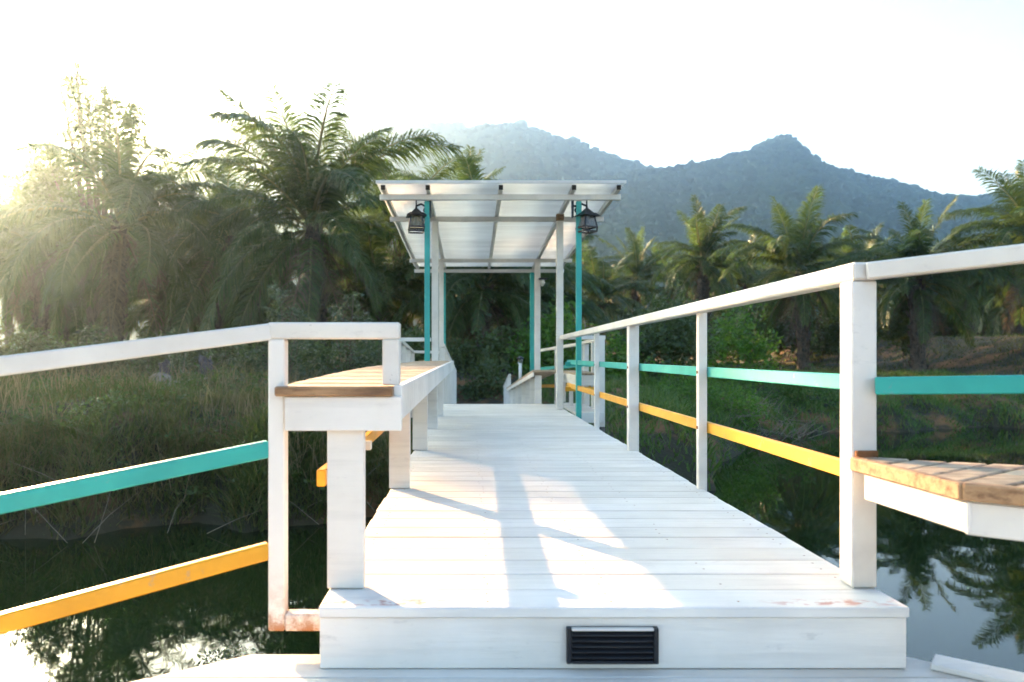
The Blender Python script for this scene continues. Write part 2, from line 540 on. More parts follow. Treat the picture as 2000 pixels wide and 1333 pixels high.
hill("mountain", [(-900, 420), (-500, 380), (-200, 340), (50, 312), (200, 285), (300, 262), (360, 236), (430, 222), (520, 222), (600, 236), (690, 227), (760, 228), (840, 238), (930, 248), (1000, 239), (1060, 256), (1150, 288), (1270, 330), (1400, 352), (1700, 400), (2100, 430), (2600, 470)],
     1050, 420, 380, "the long pale mountain ridge behind the canopy", 3, 11000, 6)
hill("mountain", [(500, 640), (800, 500), (1000, 415), (1130, 366), (1230, 338), (1310, 329), (1370, 319), (1420, 306), (1470, 294), (1500, 280), (1520, 268), (1538, 265), (1552, 280), (1580, 305), (1620, 326), (1690, 344), (1760, 360), (1830, 382), (1880, 390), (1950, 377), (2050, 356), (2300, 340), (2900, 380)],
     820, 400, 320, "the darker blue mountain with a rocky peak", 11, 15000, 4.3)

# ------------------------------------------------------------------ footbridge deck
DZ = EYE - 0.652          # deck top
XL, XR = -0.395, 1.135    # deck edges
D0, D1 = 1.92, 9.96       # deck ends
LZ = EYE - 0.815          # lower landing top
PW = 0.15

fb = thing("footbridge", (0.37, D0, 0), "white plank footbridge deck running straight away under the canopy", "footbridge")
# nosing board
o = box_part("front_board", fb, M['nosing'], XL, XR, D0, D0 + PW - 0.004, DZ - 0.027, DZ + 0.0005, 0.003)
# planks share a mesh
bm = bmesh.new(); box(bm, XL, XR, 0, PW - 0.0065, -0.027, 0); bevel(bm, 0.0025)
bmesh.ops.translate(bm, verts=bm.verts, vec=(-0.37, 0, 0))
pm = bpy.data.meshes.new("plank"); bm.to_mesh(pm); bm.free(); pm.materials.append(M['deck'])
npl = int(round((D1 - D0) / PW))
for i in range(1, npl):
    o = link_mesh("plank", pm, None, fb)
    o.location = (random.uniform(-.004, .004), i * PW, DZ + random.uniform(-.0012, .0012))
    o.rotation_euler = (0, 0, random.uniform(-.0006, .0006))
box_part("riser", fb, M['panel'], XL + 0.002, XR - 0.004, D0 + 0.008, D0 + 0.03, LZ + 0.002, DZ - 0.028, 0.002)
for x in (XL + 0.05, 0.37, XR - 0.05):
    box_part("beam", fb, M['pile'], x - 0.025, x + 0.025, D0 + 0.04, D1, DZ - 0.15, DZ - 0.029, 0.002)
for y in (3.2, 5.6, 8.0):
    for x in (XL + 0.13, XR - 0.13):
        bm = bmesh.new(); tube(bm, [(x, y, -1.4), (x, y, DZ - 0.03)], [0.06, 0.055], 10)
        part("pile", bm, M['pile'], fb, True)
# screw heads, two rows near each plank end
bm = bmesh.new()
for i in range(0, 34):
    for x in (XL + 0.06, 0.05, 0.37, 0.70, XR - 0.06):
        for k in (0.3, 0.72):
            if random.random() < 0.8:
                c = Vector((x + random.uniform(-.012, .012), D0 + (i + k) * PW, DZ + 0.0014))
                bmesh.ops.create_circle(bm, cap_ends=True, radius=0.0038, segments=6, matrix=Matrix.Translation(c))
sh = part("screw_head", bm, M['rust'], fb); sh["kind"] = "stuff"
# descending ramp beyond the canopy
def ramp_z(d): return DZ - 0.08 * (d - D1)
bm = bmesh.new(); hexa(bm, [(XL, 0, -0.03), (XR, 0, -0.03), (XR, 0.245, -0.03), (XL, 0.245, -0.03), (XL, 0, 0), (XR, 0, 0), (XR, 0.245, 0), (XL, 0.245, 0)])
bmesh.ops.translate(bm, verts=bm.verts, vec=(-0.37, 0, 0))
rp = bpy.data.meshes.new("plank"); bm.to_mesh(rp); bm.free(); rp.materials.append(M['deck'])
rampth = thing("ramp", (0.37, D1, 0), "white plank ramp falling away beyond the far end of the bridge deck", "ramp")
d = D1 + 0.01
while d < 20.5:
    o = link_mesh("plank", rp, None, rampth)
    o.location = (0, d - D1, ramp_z(d)); o.rotation_euler = (-math.atan(0.08), 0, 0)
    d += 0.25
for x in (XL + 0.1, XR - 0.1):
    bar_part("beam", rampth, M['pile'], (x, D1, ramp_z(D1) - 0.1), (x, 20.6, ramp_z(20.6) - 0.1), 0.06, 0.12)

# louvred step light in the riser
sl = thing("step_light", (0.364, D0, LZ + 0.02), "black louvred step light set in the white riser under the deck edge", "light")
z0, z1 = EYE - 0.794, EYE - 0.702
x0, x1 = 0.247, 0.483
yf = D0 - 0.004
box_part("housing", sl, M['black'], x0, x1, yf + 0.006, yf + 0.011, z0, z1, 0.001)
for a in ((x0, x0 + 0.012, z0, z1), (x1 - 0.012, x1, z0, z1)):
    box_part("frame", sl, M['black'], a[0], a[1], yf - 0.008, yf + 0.0055, a[2], a[3], 0.0015)
box_part("frame", sl, M['black'], x0 + .0125, x1 - .0125, yf - 0.008, yf + 0.0055, z0, z0 + 0.008, 0.0015)
box_part("frame", sl, M['rail'], x0 + .0125, x1 - .0125, yf - 0.008, yf + 0.0055, z1 - 0.007, z1, 0.0015)
box_part("lens", sl, M['glass'], x0 + 0.07, x1 - 0.05, yf + 0.003, yf + 0.0055, z0 + 0.035, z1 - 0.03, 0.0005)
for k in range(5):
    zz = z0 + 0.017 + k * 0.0145
    bm = bmesh.new()
    hexa(bm, [(x0 + .013, yf - 0.007, zz - 0.003), (x1 - .013, yf - 0.007, zz - 0.003), (x1 - .013, yf + 0.002, zz + 0.004), (x0 + .013, yf + 0.002, zz + 0.004),
              (x0 + .013, yf - 0.007, zz), (x1 - .013, yf - 0.007, zz), (x1 - .013, yf + 0.002, zz + 0.007), (x0 + .013, yf + 0.002, zz + 0.007)])
    part("louvre", bm, M['black'], sl)

# ------------------------------------------------------------------ lower landing
ld = thing("landing", (0.37, 1.0, 0), "lower white plank landing in front of the bridge step", "landing")
YB = 2.027
def lx(d): return max(-1.75, -0.60 - (YB - d) * 1.463)
def rx(d): return min(2.3, 1.165 + (YB - d) * 1.15)
y = YB
while y > -1.6:
    ya, yb = y - PW + 0.005, y
    bm = bmesh.new()
    hexa(bm, [(lx(ya), ya, LZ - 0.03), (rx(ya), ya, LZ - 0.03), (rx(yb), yb, LZ - 0.03), (lx(yb), yb, LZ - 0.03), (lx(ya), ya, LZ), (rx(ya), ya, LZ), (rx(yb), yb, LZ), (lx(yb), yb, LZ)])
    bevel(bm, 0.002)
    part("plank", bm, M['deck'], ld)
    y -= PW
for s, fx in ((-1, lx), (1, rx)):
    bar_part("edge_board", ld, M['panel'], (fx(2.02) + s * 0.0, 2.02, LZ - 0.10), (fx(1.25) + s * 0.0, 1.25, LZ - 0.10), 0.03, 0.12, 0.002)
box_part("edge_board", ld, M['panel'], -0.60, 1.165, YB - 0.0, YB + 0.025, LZ - 0.16, LZ - 0.032, 0.002)
for x, yy in ((-0.6, 1.7), (1.2, 1.7), (-1.4, 0.2), (1.9, 0.2)):
    bm = bmesh.new(); tube(bm, [(x, yy, -1.4), (x, yy, LZ - 0.035)], [0.06, 0.055], 10)
    part("pile", bm, M['pile'], ld, True)
# raised kerb strip at the right side of the step
kb = bar_part("kerb", ld, M['panel'], (1.215, 1.955, LZ + 0.0095), (1.66, 1.60, LZ + 0.0095), 0.085, 0.017, 0.003)

# ------------------------------------------------------------------ bridge railing, right side
RT = EYE + 0.262
rr = thing("railing", (1.1, D0, DZ), "long white railing with teal and yellow rails along the right of the bridge deck", "railing")
box_part("post", rr, M['rail'], 1.066, 1.137, 2.078, 2.149, DZ + 0.001, RT - 0.052, 0.004)
box_part("post", rr, M['rail'], 1.080, 1.150, 5.08, 5.15, DZ - 0.02, RT - 0.052, 0.004)
box_part("baluster", rr, M['rail'], 1.110, 1.152, 3.62, 3.66, DZ - 0.01, RT - 0.052, 0.003)
box_part("baluster", rr, M['rail'], 1.110, 1.152, 6.66, 6.70, DZ - 0.03, RT - 0.052, 0.003)
bar_part("top_rail", rr, M['rail'], (1.102, 2.07, RT - 0.026), (1.102, 8.93, RT - 0.045), 0.072, 0.05, 0.006)
bar_part("middle_rail", rr, M['teal'], (1.165, 2.15, EYE - 0.082), (1.165, 8.95, EYE - 0.075), 0.025, 0.048, 0.003)
bar_part("lower_rail", rr, M['yellow'], (1.165, 2.15, EYE - 0.352), (1.165, 8.95, EYE - 0.352), 0.025, 0.052, 0.003)

for yy in (5.115, 3.64, 6.68):
    for zc in (EYE - 0.081, EYE - 0.352):
        bm = bmesh.new(); tube(bm, [(1.076 if yy == 5.115 else 1.106, yy, zc), (1.081 if yy == 5.115 else 1.111, yy, zc)], [.008, .009], 8)
        part("bolt", bm, M['rust'], rr)
# landing railing, right
u = Vector((0.894, -0.447, 0)).normalized()
rl = thing("railing", (1.3, 1.95, LZ), "white rail and teal bar crossing the right edge of the picture above the wooden seat", "railing")
p0 = Vector((1.100, 2.085, 0))
q = Vector((1.122, 2.062, 0))
bar_part("top_rail", rl, M['rail'], p0 + Vector((0, 0, RT - 0.027)) + u * 0.008, p0 + u * 1.3 + Vector((0, 0, RT + 0.075)), 0.055, 0.048, 0.005)
bar_part("middle_rail", rl, M['teal'], q + Vector((0, 0, EYE - 0.084)), q + u * 1.3 + Vector((0, 0, EYE - 0.045)), 0.028, 0.048, 0.003)
ep = p0 + u * 1.25
box_part("post", rl, M['rail'], ep.x - .035, ep.x + .035, ep.y - .035, ep.y + .035, LZ - 0.1, RT + 0.02, 0.004)

# wooden seat on the right
SZ = EYE - 0.281
bs = thing("bench", (1.2, 1.8, LZ), "weathered wooden slatted seat on a white apron beside the right post", "bench")
A, B, C, Dd = Vector((1.050, 2.062)), Vector((1.072, 1.63)), Vector((1.17, 1.54)), Vector((1.75, 1.10))
Bk0, Bk1 = Vector((1.14, 2.075)), Vector((2.2, 1.545))
sd = Vector((0.82, 0.57)).normalized()
def front_pt(s):
    for a, b in ((A, B), (B, C), (C, Dd)):
        L = (b - a).length
        if s <= L: return a + (b - a) * (s / L)
        s -= L
    return Dd
def hit_back(p):
    e = (Bk1 - Bk0); den = sd.x * e.y - sd.y * e.x
    t = ((Bk0.x - p.x) * e.y - (Bk0.y - p.y) * e.x) / den
    return p + sd * t
sl_w = 0.092
for k in range(12):
    a = front_pt(0.045 + k * sl_w); b = front_pt(0.045 + (k + 1) * sl_w - 0.013)
    inn = Vector((0.02, 0.0))
    a2, b2 = hit_back(a), hit_back(b)
    a, b = a + sd * 0.028, b + sd * 0.028
    if (a2 - a).dot(sd) < 0.02: continue
    if (b2 - b).dot(sd) < 0.02: continue
    zz = SZ - 0.004 + random.uniform(-.001, .001)
    bm = bmesh.new()
    hexa(bm, [(*b, zz - 0.025), (*b2, zz - 0.025), (*a2, zz - 0.025), (*a, zz - 0.025), (*b, zz), (*b2, zz), (*a2, zz), (*a, zz)])
    bevel(bm, 0.003)
    part("slat", bm, M['wood'], bs)
def edge_seg(a, b, nm, mat, wid, zt, hgt, off):
    n = Vector((-(b - a).y, (b - a).x)).normalized()
    if n.x < 0: n = -n
    a_, b_ = a + n * (off + wid / 2), b + n * (off + wid / 2)
    return bar_part(nm, bs, mat, (*a_, zt - hgt / 2), (*b_, zt - hgt / 2), wid, hgt, 0.004)
edge_seg(A, B, "edge_board", M['wood_edge'], 0.03, SZ, 0.038, 0)
edge_seg(B + Vector((0.004, -0.004)), Dd, "edge_board", M['wood_edge'], 0.03, SZ + 0.0015, 0.038, 0)
edge_seg(A + Vector((0.0, -0.04)), B + Vector((0.0, 0.0)), "apron", M['rail'], 0.025, SZ - 0.039, 0.072, 0.02)
edge_seg(B + Vector((0.006, -0.006)), Dd, "apron", M['rail'], 0.025, SZ - 0.0395, 0.075, 0.02)
box_part("bracket", bs, M['rust'], 1.072, 1.133, 2.064, 2.077, SZ - 0.002, SZ + 0.016, 0.002)
for pt in (Vector((1.62, 1.75)), Vector((1.5, 1.36))):
    box_part("leg", bs, M['rail'], pt.x - .03, pt.x + .03, pt.y - .03, pt.y + .03, LZ, SZ - 0.035, 0.003)

# ------------------------------------------------------------------ landing railing, left, with the frame at the bench end
lr = thing("railing", (-0.6, 2.09, DZ - 0.12), "white railing with teal and yellow bars running out of the left edge of the picture", "railing")
yl0, yl1 = 2.072, 2.118
FT = EYE + 0.093
box_part("post", lr, M['rustfoot'], -0.567, -0.521, yl0, yl1, DZ - 0.118, FT - 0.047, 0.004)
box_part("foot_bar", lr, M['rustfoot'], -0.5205, XL - 0.002, yl0, yl1, DZ - 0.118, DZ - 0.070, 0.004)
box_part("frame_rail", lr, M['rail'], -0.567, -0.200, yl0 - 0.001, yl1 + 0.001, FT - 0.0465, FT, 0.004)
box_part("frame_post", lr, M['rail'], -0.248, -0.2005, yl0, yl1, EYE - 0.083, FT - 0.047, 0.004)
ul = Vector((-0.55, -0.31, -0.091))
def lrail(nm, mat, zc, hgt, wid, dy=0.0):
    p = Vector((-0.569, 2.09 + dy, zc)); return bar_part(nm, lr, mat, p, p + ul * 2.4, wid, hgt, 0.004)
lrail("top_rail", M['rail'], FT - 0.026, 0.047, 0.045)
lrail("middle_rail", M['teal'], EYE - 0.262, 0.048, 0.028)
lrail("lower_rail", M['yellow'], EYE - 0.548, 0.048, 0.028)
pe = Vector((-0.569, 2.09, 0)) + ul * 2.35
box_part("post", lr, M['rail'], pe.x - .023, pe.x + .023, pe.y - .023, pe.y + .023, LZ - 0.1, FT - 0.27, 0.004)

# long bench along the left of the deck
lb = thing("bench", (-0.36, 2.06, DZ), "long slatted wooden bench on white board legs along the left of the deck", "bench")
ST = EYE - 0.086
def xo(d): return -0.535 - 0.14 * math.sin(math.pi * min(1, max(0, (d - 2.06) / 6.3))) ** 0.9
d = 2.095; ns = 0
while d < 8.25:
    x0, x1 = xo(d), xo(d + 0.09)
    bm = bmesh.new()
    jt = random.uniform(-.0012, .0012)
    xi0, xi1 = -0.235 , -0.235
    if d < 2.13: pass
    zt = ST + 0.0045 * (d - 2.1) + jt
    hexa(bm, [(x0, d, zt - .024), (-0.217, d, zt - .024), (-0.217, d + 0.088, zt - .024), (x1, d + 0.088, zt - .024), (x0, d, zt), (-0.217, d, zt), (-0.217, d + 0.088, zt), (x1, d + 0.088, zt)])
    bevel(bm, 0.002)
    part("slat", bm, M['wood'], lb)
    d += 0.1
box_part("edge_board", lb, M['wood_edge'], -0.54, -0.216, 2.036, 2.070, ST - 0.026, ST + 0.001, 0.004)
box_part("apron", lb, M['panel'], -0.515, -0.192, 2.05, 2.0705, ST - 0.122, ST - 0.0275, 0.002)
bar_part("apron", lb, M['panel'], (-0.204, 2.0715, ST - 0.045), (-0.204, 8.3, ST - 0.018), 0.024, 0.096, 0.002)
pts = [(xo(2.09 + 0.62 * k) + 0.03, 2.09 + 0.62 * k) for k in range(11)]
bm = bmesh.new()
for a, b in zip(pts[:-1], pts[1:]):
    bar(bm, (*a, ST - 0.046), (*b, ST - 0.046), 0.022, 0.036)
part("apron", bm, M['panel'], lb)
for yd in (2.0715, 3.636, 5.11, 6.6, 8.05):
    box_part("leg", lb, M['panel'], -0.402, -0.299, yd, yd + 0.035, DZ + 0.001, ST - 0.1 + (0.0 if yd < 2.1 else 0.02), 0.003)
# low rails behind the bench legs, left side of the deck
lw = thing("railing", (-0.5, 2.3, DZ), "short yellow bar behind the white bench legs on the left", "railing")
bar_part("lower_rail", lw, M['yellow'], (-0.465, 2.30, EYE - 0.380), (-0.465, 8.2, EYE - 0.345), 0.028, 0.052, 0.003)
for yd in (3.0, 5.6, 8.1):
    box_part("bracket", lw, M['rail'], -0.45, -0.403, yd - 0.02, yd + 0.02, EYE - 0.38, EYE - 0.345, 0.002)

# ------------------------------------------------------------------ canopy
cn = thing("canopy", (0.31, 10.4, DZ), "flat white canopy of corrugated sheet on white and teal posts over the deck", "canopy")
def rz(d): return EYE + 1.680 - 0.048 * (d - 8.0)      # underside of the cross beams
RXS = (-0.932, -0.458, 0.316, 1.090, 1.565)
CB = 0.058; RF = 0.062
for dd in (8.02, 9.04, 11.9, 12.92):
    box_part("cross_beam", cn, M['rail'], -0.985, 1.615, dd - 0.025, dd + 0.025, rz(dd), rz(dd) + CB, 0.003)
for x in RXS:
    h0 = rz(7.86) + CB + RF / 2 + 0.004; h1 = rz(13.02) + CB + RF / 2 + 0.004
    o = bar_part("rafter", cn, M['rail'], (x, 7.86, h0), (x, 13.02, h1), 0.042, RF - 0.006, 0.003)
    bm = bmesh.new(); box(bm, x - 0.023, x + 0.023, 7.8565, 7.8602, h0 - 0.026, h0 + 0.026)
    e = part("tube_end_shade", bm, M['shade_in'], o)  # flat plate painted dark for the shade in the open end
# corrugated sheets, ribs running across
per, amp, seg = 0.076, 0.009, 6
for (sx0, sx1, lift) in ((-0.995, -0.459, 0.0), (-0.457, 0.315, 0.0), (0.317, 1.089, 0.0), (1.091, 1.625, 0.0)):
    n = int(5.26 / per * seg)
    vv = []; tt = []
    for i in range(n + 1):
        dd = 7.80 + i * per / seg
        zz = rz(dd) + CB + RF + 0.012 + lift + amp * math.sin(2 * math.pi * i / seg)
        for z_ in (zz, zz + 0.003):
            vv += [(sx0 - 0.31, dd - 10.4, z_ - DZ), (sx1 - 0.31, dd - 10.4, z_ - DZ)]
    for i in range(n):
        a = i * 4; b = a + 4
        tt += [(a, a + 1, b + 1), (a, b + 1, b), (a + 2, b + 3, a + 3), (a + 2, b + 2, b + 3)]
        tt += [(a, b, b + 2), (a, b + 2, a + 2), (a + 1, b + 3, b + 1), (a + 1, a + 3, b + 3)]
    tt += [(0, 2, 3), (0, 3, 1)]
    link_mesh("roof_sheet", np_mesh("roof_sheet", vv, tt), M['roof'], cn)
box_part("front_flashing", cn, M['rail'], -1.0, 1.63, 7.785, 7.797, rz(7.8) + CB + RF - 0.004, rz(7.8) + CB + RF + 0.03, 0.002)
for (x, dd, mat, w, zb) in ((-0.476, 8.07, 'teal', 0.058, DZ - 0.25), (1.170, 8.07, 'teal', 0.058, DZ - 0.035),
                            (1.075, 9.0, 'rail', 0.08, DZ + 0.002), (-0.435, 9.0, 'rail', 0.08, DZ - 0.2),
                            (-0.475, 11.86, 'rail', 0.075, 0.2), (1.06, 11.86, 'rail', 0.09, 0.2),
                            (1.06, 12.9, 'teal', 0.07, 0.2), (-0.475, 12.9, 'teal', 0.07, 0.2)):
    box_part("post", cn, M[mat], x - w / 2, x + w / 2, dd - w / 2, dd + w / 2, zb, rz(dd) - 0.001 - (0.0 if abs(dd - 8.05) < 0.1 else 0.0), 0.004)
box_part("bracket", cn, M['wood_edge'], 1.03, 1.12, 8.93, 9.012, rz(9.0) + 0.002, rz(9) + 0.075, 0.003)

# ------------------------------------------------------------------ lanterns
def lantern(loc, side, glass, label, yaw):
    t = thing("lantern", loc, label, "lantern", "lanterns on the canopy posts")
    c = Vector(loc)
    s = side
    # all built round the lantern's own axis, roof at 0
    bm = bmesh.new(); hexa(bm, [(-.06, -.06, .02), (.06, -.06, .02), (.06, .06, .02), (-.06, .06, .02), (-.012, -.012, .075), (.012, -.012, .075), (.012, .012, .075), (-.012, .012, .075)])
    hexa(bm, [(-.108, -.108, -.012), (.108, -.108, -.012), (.108, .108, -.012), (-.108, .108, -.012), (-.07, -.07, .022), (.07, -.07, .022), (.07, .07, .022), (-.07, .07, .022)])
    bmesh.ops.rotate(bm, verts=bm.verts, cent=(0, 0, 0), matrix=Matrix.Rotation(yaw, 3, 'Z'))
    bmesh.ops.translate(bm, verts=bm.verts, vec=c)
    part("lantern_roof", bm, M['black'], t)
    bm = bmesh.new()
    for i in range(4):
        a = Vector((0.058, 0.058, -0.012)); b = Vector((0.082, 0.082, -0.145))
        rot = Matrix.Rotation(i * math.pi / 2, 3, 'Z')
        bar(bm, rot @ a, rot @ b, 0.013, 0.013, Vector((1, 0, 0)))
        for z, r in ((-0.132, 0.080), (-0.178, 0.076)):
            bar(bm, rot @ Vector((r, r, z)), rot @ Vector((-r, r, z)), 0.014, 0.016)
        bar(bm, rot @ Vector((.08, .08, -.14)), rot @ Vector((.076, .076, -.18)), 0.013, 0.013, Vector((1, 0, 0)))
    bmesh.ops.rotate(bm, verts=bm.verts, cent=(0, 0, 0), matrix=Matrix.Rotation(yaw, 3, 'Z'))
    bmesh.ops.translate(bm, verts=bm.verts, vec=c)
    part("cage", bm, M['black'], t)
    for i in range(4):
        rot = Matrix.Rotation(i * math.pi / 2 + yaw, 3, 'Z')
        bm = bmesh.new()
        q = [rot @ Vector(p) for p in ((-.055, .056, -.014), (.055, .056, -.014), (.078, .079, -.128), (-.078, .079, -.128))]
        nrm = rot @ Vector((0, 0.003, 0))
        hexa(bm, [p + c for p in q] + [p + nrm + c for p in q])
        part("pane", bm, glass, t)
    bm = bmesh.new()
    tube(bm, [c + Vector((0, 0, -.012)), c + Vector((0, 0, -.05)), c + Vector((0, 0, -.075)), c + Vector((0, 0, -.10)), c + Vector((0, 0, -.115))], [.018, .02, .032, .03, .008], 10)
    part("bulb", bm, M['bulb'], t, True)
    bm = bmesh.new(); tube(bm, [c + Vector((0, 0, .07)), c + Vector((0, 0, .11)), c + Vector((0, 0, .20))], [.014, .009, .006], 8)
    part("finial", bm, M['black'], t, True)
    # scrolled arm to the post
    bm = bmesh.new()
    px_ = -s * 0.150
    tube(bm, [c + Vector((0, 0, .10)), c + Vector((px_ * .35, .01, .125)), c + Vector((px_ * .65, .02, .10)), c + Vector((px_, .03, .11))], [.011, .012, .012, .013], 8)
    pts = []
    for k in range(9):
        a = k * 0.75; r = 0.035 - k * 0.0028
        pts.append(c + Vector((px_ * .68 + math.cos(a) * r, .02, .055 + math.sin(a) * r)))
    tube(bm, pts, [.009] * 9, 6)
    part("arm", bm, M['black'], t, True)
    bm = bmesh.new()
    hexa(bm, [c + Vector(p) for p in ((px_ - .011, .0, -.02), (px_ + .011, .0, -.02), (px_ + .011, .06, -.02), (px_ - .011, .06, -.02), (px_ - .011, .0, .17), (px_ + .011, .0, .17), (px_ + .011, .06, .17), (px_ - .011, .06, .17))])
    bevel(bm, 0.003)
    part("wall_plate", bm, M['black'], t)
    return t
lantern(W(813, 421, 8.04), -1, M['sun_tint'], "black lantern with sunlight-tinted glass hanging left of the left teal canopy post", R(8))
lantern(W(1146, 421, 8.04), 1, M['glass'], "black lantern with clear glass hanging right of the right teal canopy post", R(28))
cw = thing("camera_lamp", W(1057, 552, 11.9), "small white lamp fixed to the far right white canopy post", "lamp")
c = W(1058, 553, 11.8)
box_part("lamp_cover", cw, M['black'], c.x - .05, c.x + .09, c.y - .05, c.y + .05, c.z + .05, c.z + .075, 0.004)
bm = bmesh.new(); tube(bm, [c + Vector((.01, 0, .05)), c + Vector((.01, 0, .0)), c + Vector((.01, 0, -.05))], [.03, .045, .02], 10)
part("bulb", bm, M['bulb'], cw, True)

# ------------------------------------------------------------------ side bays, far railings and far bench
def rail_run(name, label, pts, posts, cat="railing", h_mid=None, h_low=None, rw=0.045, pw=0.05):
    """pts: polyline of rail tops; posts: (index point list) vertical posts down to z"""
    t = thing(name, (pts[0].x, pts[0].y, DZ), label, cat)
    for a, b in zip(pts[:-1], pts[1:]):
        bar_part("top_rail", t, M['rail'], a - Vector((0, 0, rw / 2)), b - Vector((0, 0, rw / 2)), rw * 1.2, rw, 0.003)
        if h_mid: bar_part("middle_rail", t, M['teal'], a - Vector((0, 0, h_mid)), b - Vector((0, 0, h_mid)), 0.025, 0.05, 0.002)
        if h_low: bar_part("lower_rail", t, M['yellow'], a - Vector((0, 0, h_low)), b - Vector((0, 0, h_low)), 0.025, 0.05, 0.002)
    for (p, zb, w) in posts:
        box_part("post", t, M['rail'], p.x - w / 2, p.x + w / 2, p.y - w / 2, p.y + w / 2, zb, p.z - rw - 0.001, 0.003)
    return t

# right bay beside the canopy: platform, rail, bench
by = thing("side_platform", (1.5, 9.6, DZ), "small white platform built out from the right of the deck beside the canopy", "platform")
for k in range(12):
    ya = 8.55 + k * 0.18
    bm = bmesh.new(); x_e = 1.53 - max(0, (k - 7)) * 0.08
    box(bm, 1.20, x_e, ya, ya + 0.174, DZ - 0.03, DZ - 0.003); part("plank", bm, M['deck'], by)
box_part("edge_board", by, M['panel'], 1.20, 1.53, 8.52, 8.545, DZ - 0.12, DZ - 0.001, 0.002)
for yy in (8.62, 10.6):
    bm = bmesh.new(); tube(bm, [(1.5, yy, -1.2), (1.5, yy, DZ - 0.032)], [.06, .055], 8); part("pile", bm, M['pile'], by, True)
a = W(1104, 655, 8.60); b = W(1178, 656, 8.60); a.z = b.z = EYE + 0.232
c_ = Vector((1.57, 10.7, EYE + 0.19)); e_ = Vector((1.12, 12.6, EYE + 0.10))
rail_run("railing", "white railing with posts round the small platform right of the canopy", [a, b, c_, e_],
         [(b - Vector((0.03, -0.0, 0)), DZ - 0.17, 0.085), (b.lerp(c_, 0.34), DZ - .1, 0.07), (b.lerp(c_, 0.7), DZ - .1, 0.07), (c_, DZ - .1, 0.07), (c_.lerp(e_, 0.5), 0.1, 0.06), (e_ - Vector((0, 0.05, 0)), 0.1, 0.06)], h_mid=0.33, h_low=0.62)
bb = thing("bench", (1.42, 9.6, DZ), "small white bench with brown seat on the platform right of the canopy", "bench")
for k in range(3):
    box_part("slat", bb, M['wood'], 1.27 + k * 0.098, 1.36 + k * 0.098, 8.9, 10.5, EYE - 0.235, EYE - 0.21, 0.003)
box_part("apron", bb, M['panel'], 1.26, 1.56, 8.885, 8.905, EYE - 0.36, EYE - 0.237, 0.002)
box_part("apron", bb, M['panel'], 1.262, 1.28, 8.91, 10.5, EYE - 0.36, EYE - 0.237, 0.002)
for yy in (8.91, 9.7, 10.46):
    for x in (1.285, 1.50):
        box_part("leg", bb, M['panel'], x, x + 0.05, yy, yy + 0.03, DZ - 0.002, EYE - 0.24, 0.002)

# far bench along the ramp, right
fbn = thing("bench", (1.0, 13.4, 0.5), "far white board-legged bench stepping down the ramp past the canopy", "bench")
bar_part("seat", fbn, M['wood'], (0.99, 9.9, EYE - 0.205), (0.99, 17.2, EYE - 0.76), 0.34, 0.03)
bar_part("apron", fbn, M['panel'], (0.83, 9.9, EYE - 0.250), (0.83, 17.2, EYE - 0.80), 0.02, 0.055)
for k in range(9):
    yd = 10.0 + k * 0.88
    zt = EYE - 0.24 - (yd - 9.9) * 0.076
    box_part("leg", fbn, M['panel'], 0.86, 0.95, yd, yd + 0.03, ramp_z(yd) - 0.02, zt - 0.02, 0.002)
# far ramp railings
def ramp_rail(label, x, ds, ztop, gap):
    t = thing("railing", (x, ds[0], 0.4), label, "railing")
    pts = [Vector((x, d_, z_)) for d_, z_ in zip(ds, ztop)]
    for a, b in zip(pts[:-1], pts[1:]):
        bar_part("top_rail", t, M['rail'], a, b, 0.06, 0.05, 0.003)
    d_ = ds[0] + 0.1
    while d_ < ds[-1]:
        z_ = float(np.interp(d_, ds, ztop)) - 0.026
        box_part("baluster", t, M['rail'], x - .03, x + .03, d_ - 0.04, d_ + 0.04, ramp_z(d_) - 0.04, z_, 0.002)
        d_ += gap
    return t
ramp_rail("white picket railing going down the far ramp left of its planks", -0.43, (11.3, 14.0, 20.5), (EYE + 0.16, EYE - 0.02, EYE - 0.42), 0.32)
ramp_rail("white railing at the very end of the ramp, right of its planks", 0.92, (17.6, 20.5), (EYE - 0.46, EYE - 0.86), 0.5)

# left bay railing
a = W(782, 660, 8.9); b = W(842, 660, 8.9); a2 = Vector((a.x - 0.02, 8.9, a.z)); c_ = W(806, 685, 12.6); e_ = W(862, 686, 12.6)
rail_run("railing", "white railing glimpsed left of the canopy posts behind the bench", [b, a2, c_, e_],
         [(a2, DZ - 0.2, 0.06), (a2.lerp(c_, 0.3), DZ - 0.2, 0.06), (a2.lerp(c_, 0.62), DZ - 0.2, 0.06), (c_, DZ - 0.4, 0.06), (e_, DZ - 0.4, 0.06)])

# post light on the ramp
pl = thing("post_light", W(1016, 735, 15.5), "little post lamp with a glass head standing on the far bench end", "lamp")
p_ = W(1016, 735, 15.5)
bm = bmesh.new(); tube(bm, [p_ + Vector((0, 0, -.25)), p_ + Vector((0, 0, .27))], [.035, .032], 10); part("post", bm, M['rail'], pl, True)
bm = bmesh.new(); tube(bm, [p_ + Vector((0, 0, .272)), p_ + Vector((0, 0, .29)), p_ + Vector((0, 0, .35))], [.04, .055, .06], 10); part("glass_head", bm, M['glass'], pl, True)
bm = bmesh.new(); tube(bm, [p_ + Vector((0, 0, .352)), p_ + Vector((0, 0, .38)), p_ + Vector((0, 0, .42))], [.085, .07, .02], 10); part("cap", bm, M['black'], pl, True)

